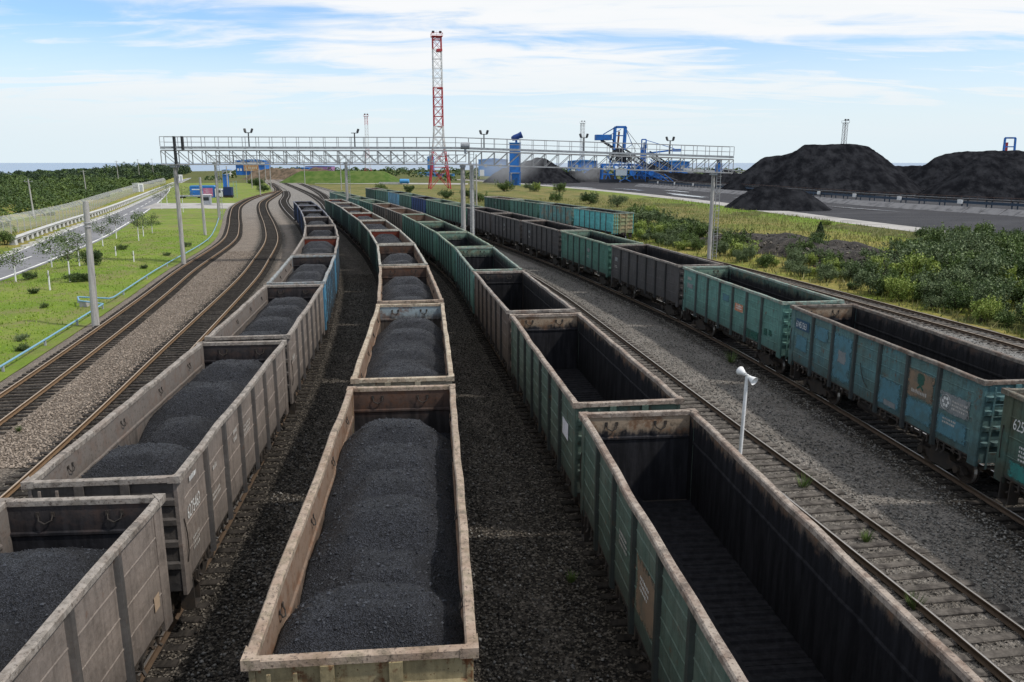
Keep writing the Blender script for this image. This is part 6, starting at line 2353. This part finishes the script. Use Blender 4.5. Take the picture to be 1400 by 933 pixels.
# belt of trees beyond the fence, one mass
r_ = np.random.RandomState(77)
C, S, K = [], [], []
for i in range(1250):
    y = 60 + 900 * r_.rand() ** 1.35
    xf = FEN.x(y) if y < 420 else (ROAD_L.x(y) - 7 if y < 560 else ROAD_L.x(560) - 7 - (y - 560) * .36)
    off = 7 + 120 * r_.rand() ** 1.2
    x = xf - off
    h = (1.5 + 1.6 * min(1, off / 40) + r_.rand() * 1.6) * (1 + .25 * mnoise.noise(Vector((x * .02, y * .02, 0)))) + (6.0 if y > 500 and off < 60 else 0) * r_.rand()
    R2 = 1.5 + h * .38
    n_ = 280
    d = r_.randn(n_, 3)
    d /= np.linalg.norm(d, axis=1, keepdims=True)
    d[:, 2] = np.abs(d[:, 2])
    C.append(d * np.array([R2, R2, h]) * (.72 + .33 * r_.rand(n_, 1)) + np.array([x, y, GZ]))
    S.append(np.full(n_, .11 + .0006 * y))
    K.append(np.full(n_, 2 if (y > 400 and r_.rand() < .6) else (0 if r_.rand() < .62 else 1)))
V, F = leaves(np.concatenate(C), np.concatenate(S) * (.6 + .8 * r_.rand(sum(map(len, S)))), r_, aspect=.8)
tag(put('woodland', npmesh('woodland', V, F, [LEAF['dark'], LEAF['green'], LEAF['pine']], mi=np.concatenate(K))), kind='stuff')
# far thicket beyond the track fan
C = []
for i in range(420):
    y = 470 + 600 * r_.rand()
    x = -170 - .28 * (y - 450) + r_.rand() * 1100
    if abs(x - TP['2'].x(min(y, 690))) < 16:
        continue
    h = 2.5 + 3.5 * r_.rand()
    n_ = 60
    d = r_.randn(n_, 3)
    d /= np.linalg.norm(d, axis=1, keepdims=True)
    d[:, 2] = np.abs(d[:, 2])
    C.append(d * np.array([5, 3, h]) + np.array([x, y, GZ]))
V, F = leaves(np.concatenate(C), .9, r_, aspect=.8)
tag(put('far_thicket', npmesh('far_thicket', V, F, [LEAF['dark']])), kind='stuff')


# grass blades
def blades(n, fx, fy, fz, h, w, mat, name, rs):
    y = fy(rs.rand(n))
    x = fx(y, rs.rand(n))
    z = np.array([fz(a, b_) for a, b_ in zip(x, y)])
    a = rs.rand(n) * 6.283
    hh = h * (.5 + rs.rand(n))
    ww = w * (.6 + .8 * rs.rand(n))
    P0 = np.stack([x - np.cos(a) * ww, y - np.sin(a) * ww, z - .03], 1)
    P1 = np.stack([x + np.cos(a) * ww, y + np.sin(a) * ww, z - .03], 1)
    P2 = np.stack([x + rs.randn(n) * .3 * hh, y + rs.randn(n) * .3 * hh, z + hh], 1)
    V_ = np.stack([P0, P1, P2], 1).reshape(-1, 3)
    return tag(put(name, npmesh(name, V_, np.arange(n * 3).reshape(n, 3), [mat])), kind='stuff')


GB1 = leafmat('blade_lawn', (0.15, 0.25, 0.02), (0.25, 0.35, 0.04), (0.12, 0.19, 0.018))
GB2 = leafmat('blade_meadow', (0.13, 0.165, 0.035), (0.29, 0.24, 0.10), (0.15, 0.19, 0.035))
rs = np.random.RandomState(3)
blades(14000, lambda y, u: ROAD_R.x(y) + .3 + (TP['A'].x(y) - 3.0 - ROAD_R.x(y) - .3) * u, lambda u: 30 + 95 * u ** 1.4, lawn_z, .11, .05, GB1, 'lawn_blades', rs)
blades(42000, lambda y, u: TP['H'].x(np.minimum(y, 220)) + 2.4 - .75 * np.maximum(0, y - 220) + (KERB.x(y) - .4 - TP['H'].x(np.minimum(y, 220)) - 2.4 + .75 * np.maximum(0, y - 220)) * u, lambda u: 36 + 200 * u ** 1.5, meadow_z, .42, .06, GB2, 'meadow_blades', rs)
WEEDS = ['grass tuft beside the rail of the rightmost long train',
         'grass tuft just right of the loudspeaker pole',
         'second grass tuft behind the loudspeaker pole',
         'grass tuft between the open rails nearest the bottom edge',
         'grass tuft between the open rails near the loudspeaker pole',
         'grass tuft left of the open track behind the empty wagon',
         'grass tuft in the dark ballast left of the near empty wagon',
         'grass tuft in brown ballast at the left frame edge',
         'grass tuft between the open rails, second from the bottom']
# weeds along the tracks
for i, (x, y, s) in enumerate([(11.65, 41.0, .75), (8.0, 25.0, .5), (7.8, 26.2, .45), (9.55, 17.1, .4), (9.5, 24.3, .5), (8.1, 22.6, .4), (1.5, 18.3, .3), (-19.4, 29.8, .25), (9.9, 20.5, .35)]):
    n_ = 70
    a, q = rs.rand(n_) * 6.283, rs.rand(n_) * .16 * s / .5
    hh = s * (.45 + .6 * rs.rand(n_))
    b0 = np.stack([q * np.cos(a), q * np.sin(a), np.zeros(n_)], 1)
    tip = np.stack([b0[:, 0] + np.cos(a) * hh * .55, b0[:, 1] + np.sin(a) * hh * .55, hh], 1)
    pr = np.stack([-np.sin(a), np.cos(a), 0 * a], 1) * .014
    V = np.stack([b0 - pr, b0 + pr, tip], 1).reshape(-1, 3)
    w_ = put('weed_tuft', npmesh('weed_tuft', V, np.arange(n_ * 3).reshape(n_, 3), [LEAF['green']]), None, (x, y, 0))
    tag(w_, WEEDS[i], 'weed', 'weed tufts in the ballast')

# rubble bank right of the far siding
t = NT('rubble_soil', 0.9, 0.2)
t.color(t.mix(t.rng(t.noise(1.3, 7, .7), .35, .68), (0.022, 0.020, 0.018), (0.085, 0.075, 0.066))).bump(t.noise(2.5, 7, .75), 1.0, .3)
coal_pile('rubble_bank', 'dark bank of broken stone beside the meadow right of the siding', [[(27.5, 104, 1.2), (31.5, 95, 1.7), (34.5, 85, 1.5), (36.5, 77, 1.0)], [(31, 109, 1.0), (36, 98, 1.5), (39.5, 88, 1.2)]], slope=.40, res=.35, m='rubble_soil', cat='rubble bank', rough=.5)
r_ = np.random.RandomState(9)
n_ = 1500
f = r_.rand(n_)
P_ = np.stack([28.5 + 8.5 * f + r_.randn(n_) * 2.0, 107 - 30 * f + r_.randn(n_) * 2.2, .35 + 1.1 * r_.rand(n_)], 1)
V, F = stones(P_, .07 + .22 * r_.rand(n_) ** 3, .8, r_)
tag(put('broken_stone', npmesh('broken_stone', V, F, [MATS['dark_gravel_stone']])), kind='stuff')

# ------------------------------------------------------------------ water mist drifting from the spray tower
def mist(name, c_, r3, dens, lab):
    b_ = MB()
    prof = [(math.sin(math.pi * i / 12) + 1e-4, -math.cos(math.pi * i / 12)) for i in range(13)]
    b_.lathe(prof, (0, 0, 0), 20)
    m_ = bpy.data.materials.new(name)
    m_.use_nodes = True
    n_, l_ = m_.node_tree.nodes, m_.node_tree.links
    n_.clear()
    out = n_.new('ShaderNodeOutputMaterial')
    pv = n_.new('ShaderNodeVolumePrincipled')
    pv.inputs['Color'].default_value = (.93, .94, .96, 1)
    tc_ = n_.new('ShaderNodeTexCoord')
    ln = n_.new('ShaderNodeVectorMath')
    ln.operation = 'LENGTH'
    l_.new(tc_.outputs['Object'], ln.inputs[0])
    mr = n_.new('ShaderNodeMapRange')
    mr.interpolation_type = 'SMOOTHSTEP'
    mr.inputs[1].default_value, mr.inputs[2].default_value = 0.1, 1.0
    mr.inputs[3].default_value, mr.inputs[4].default_value = dens, 0
    l_.new(ln.outputs['Value'], mr.inputs[0])
    l_.new(mr.outputs[0], pv.inputs['Density'])
    l_.new(pv.outputs[0], out.inputs['Volume'])
    o_ = put('mist', b_.mesh('mist', [m_]))
    o_.location = c_
    o_.scale = r3
    return tag(o_, kind='stuff')


mist('mist_spray', (-5, 398, 7), (17, 9, 11), .075, '')
mist('mist_drift', (7, 404, 12), (12, 8, 12), .04, '')
mist('mist_low', (42, 446, 4.5), (13, 6, 7), .06, '')
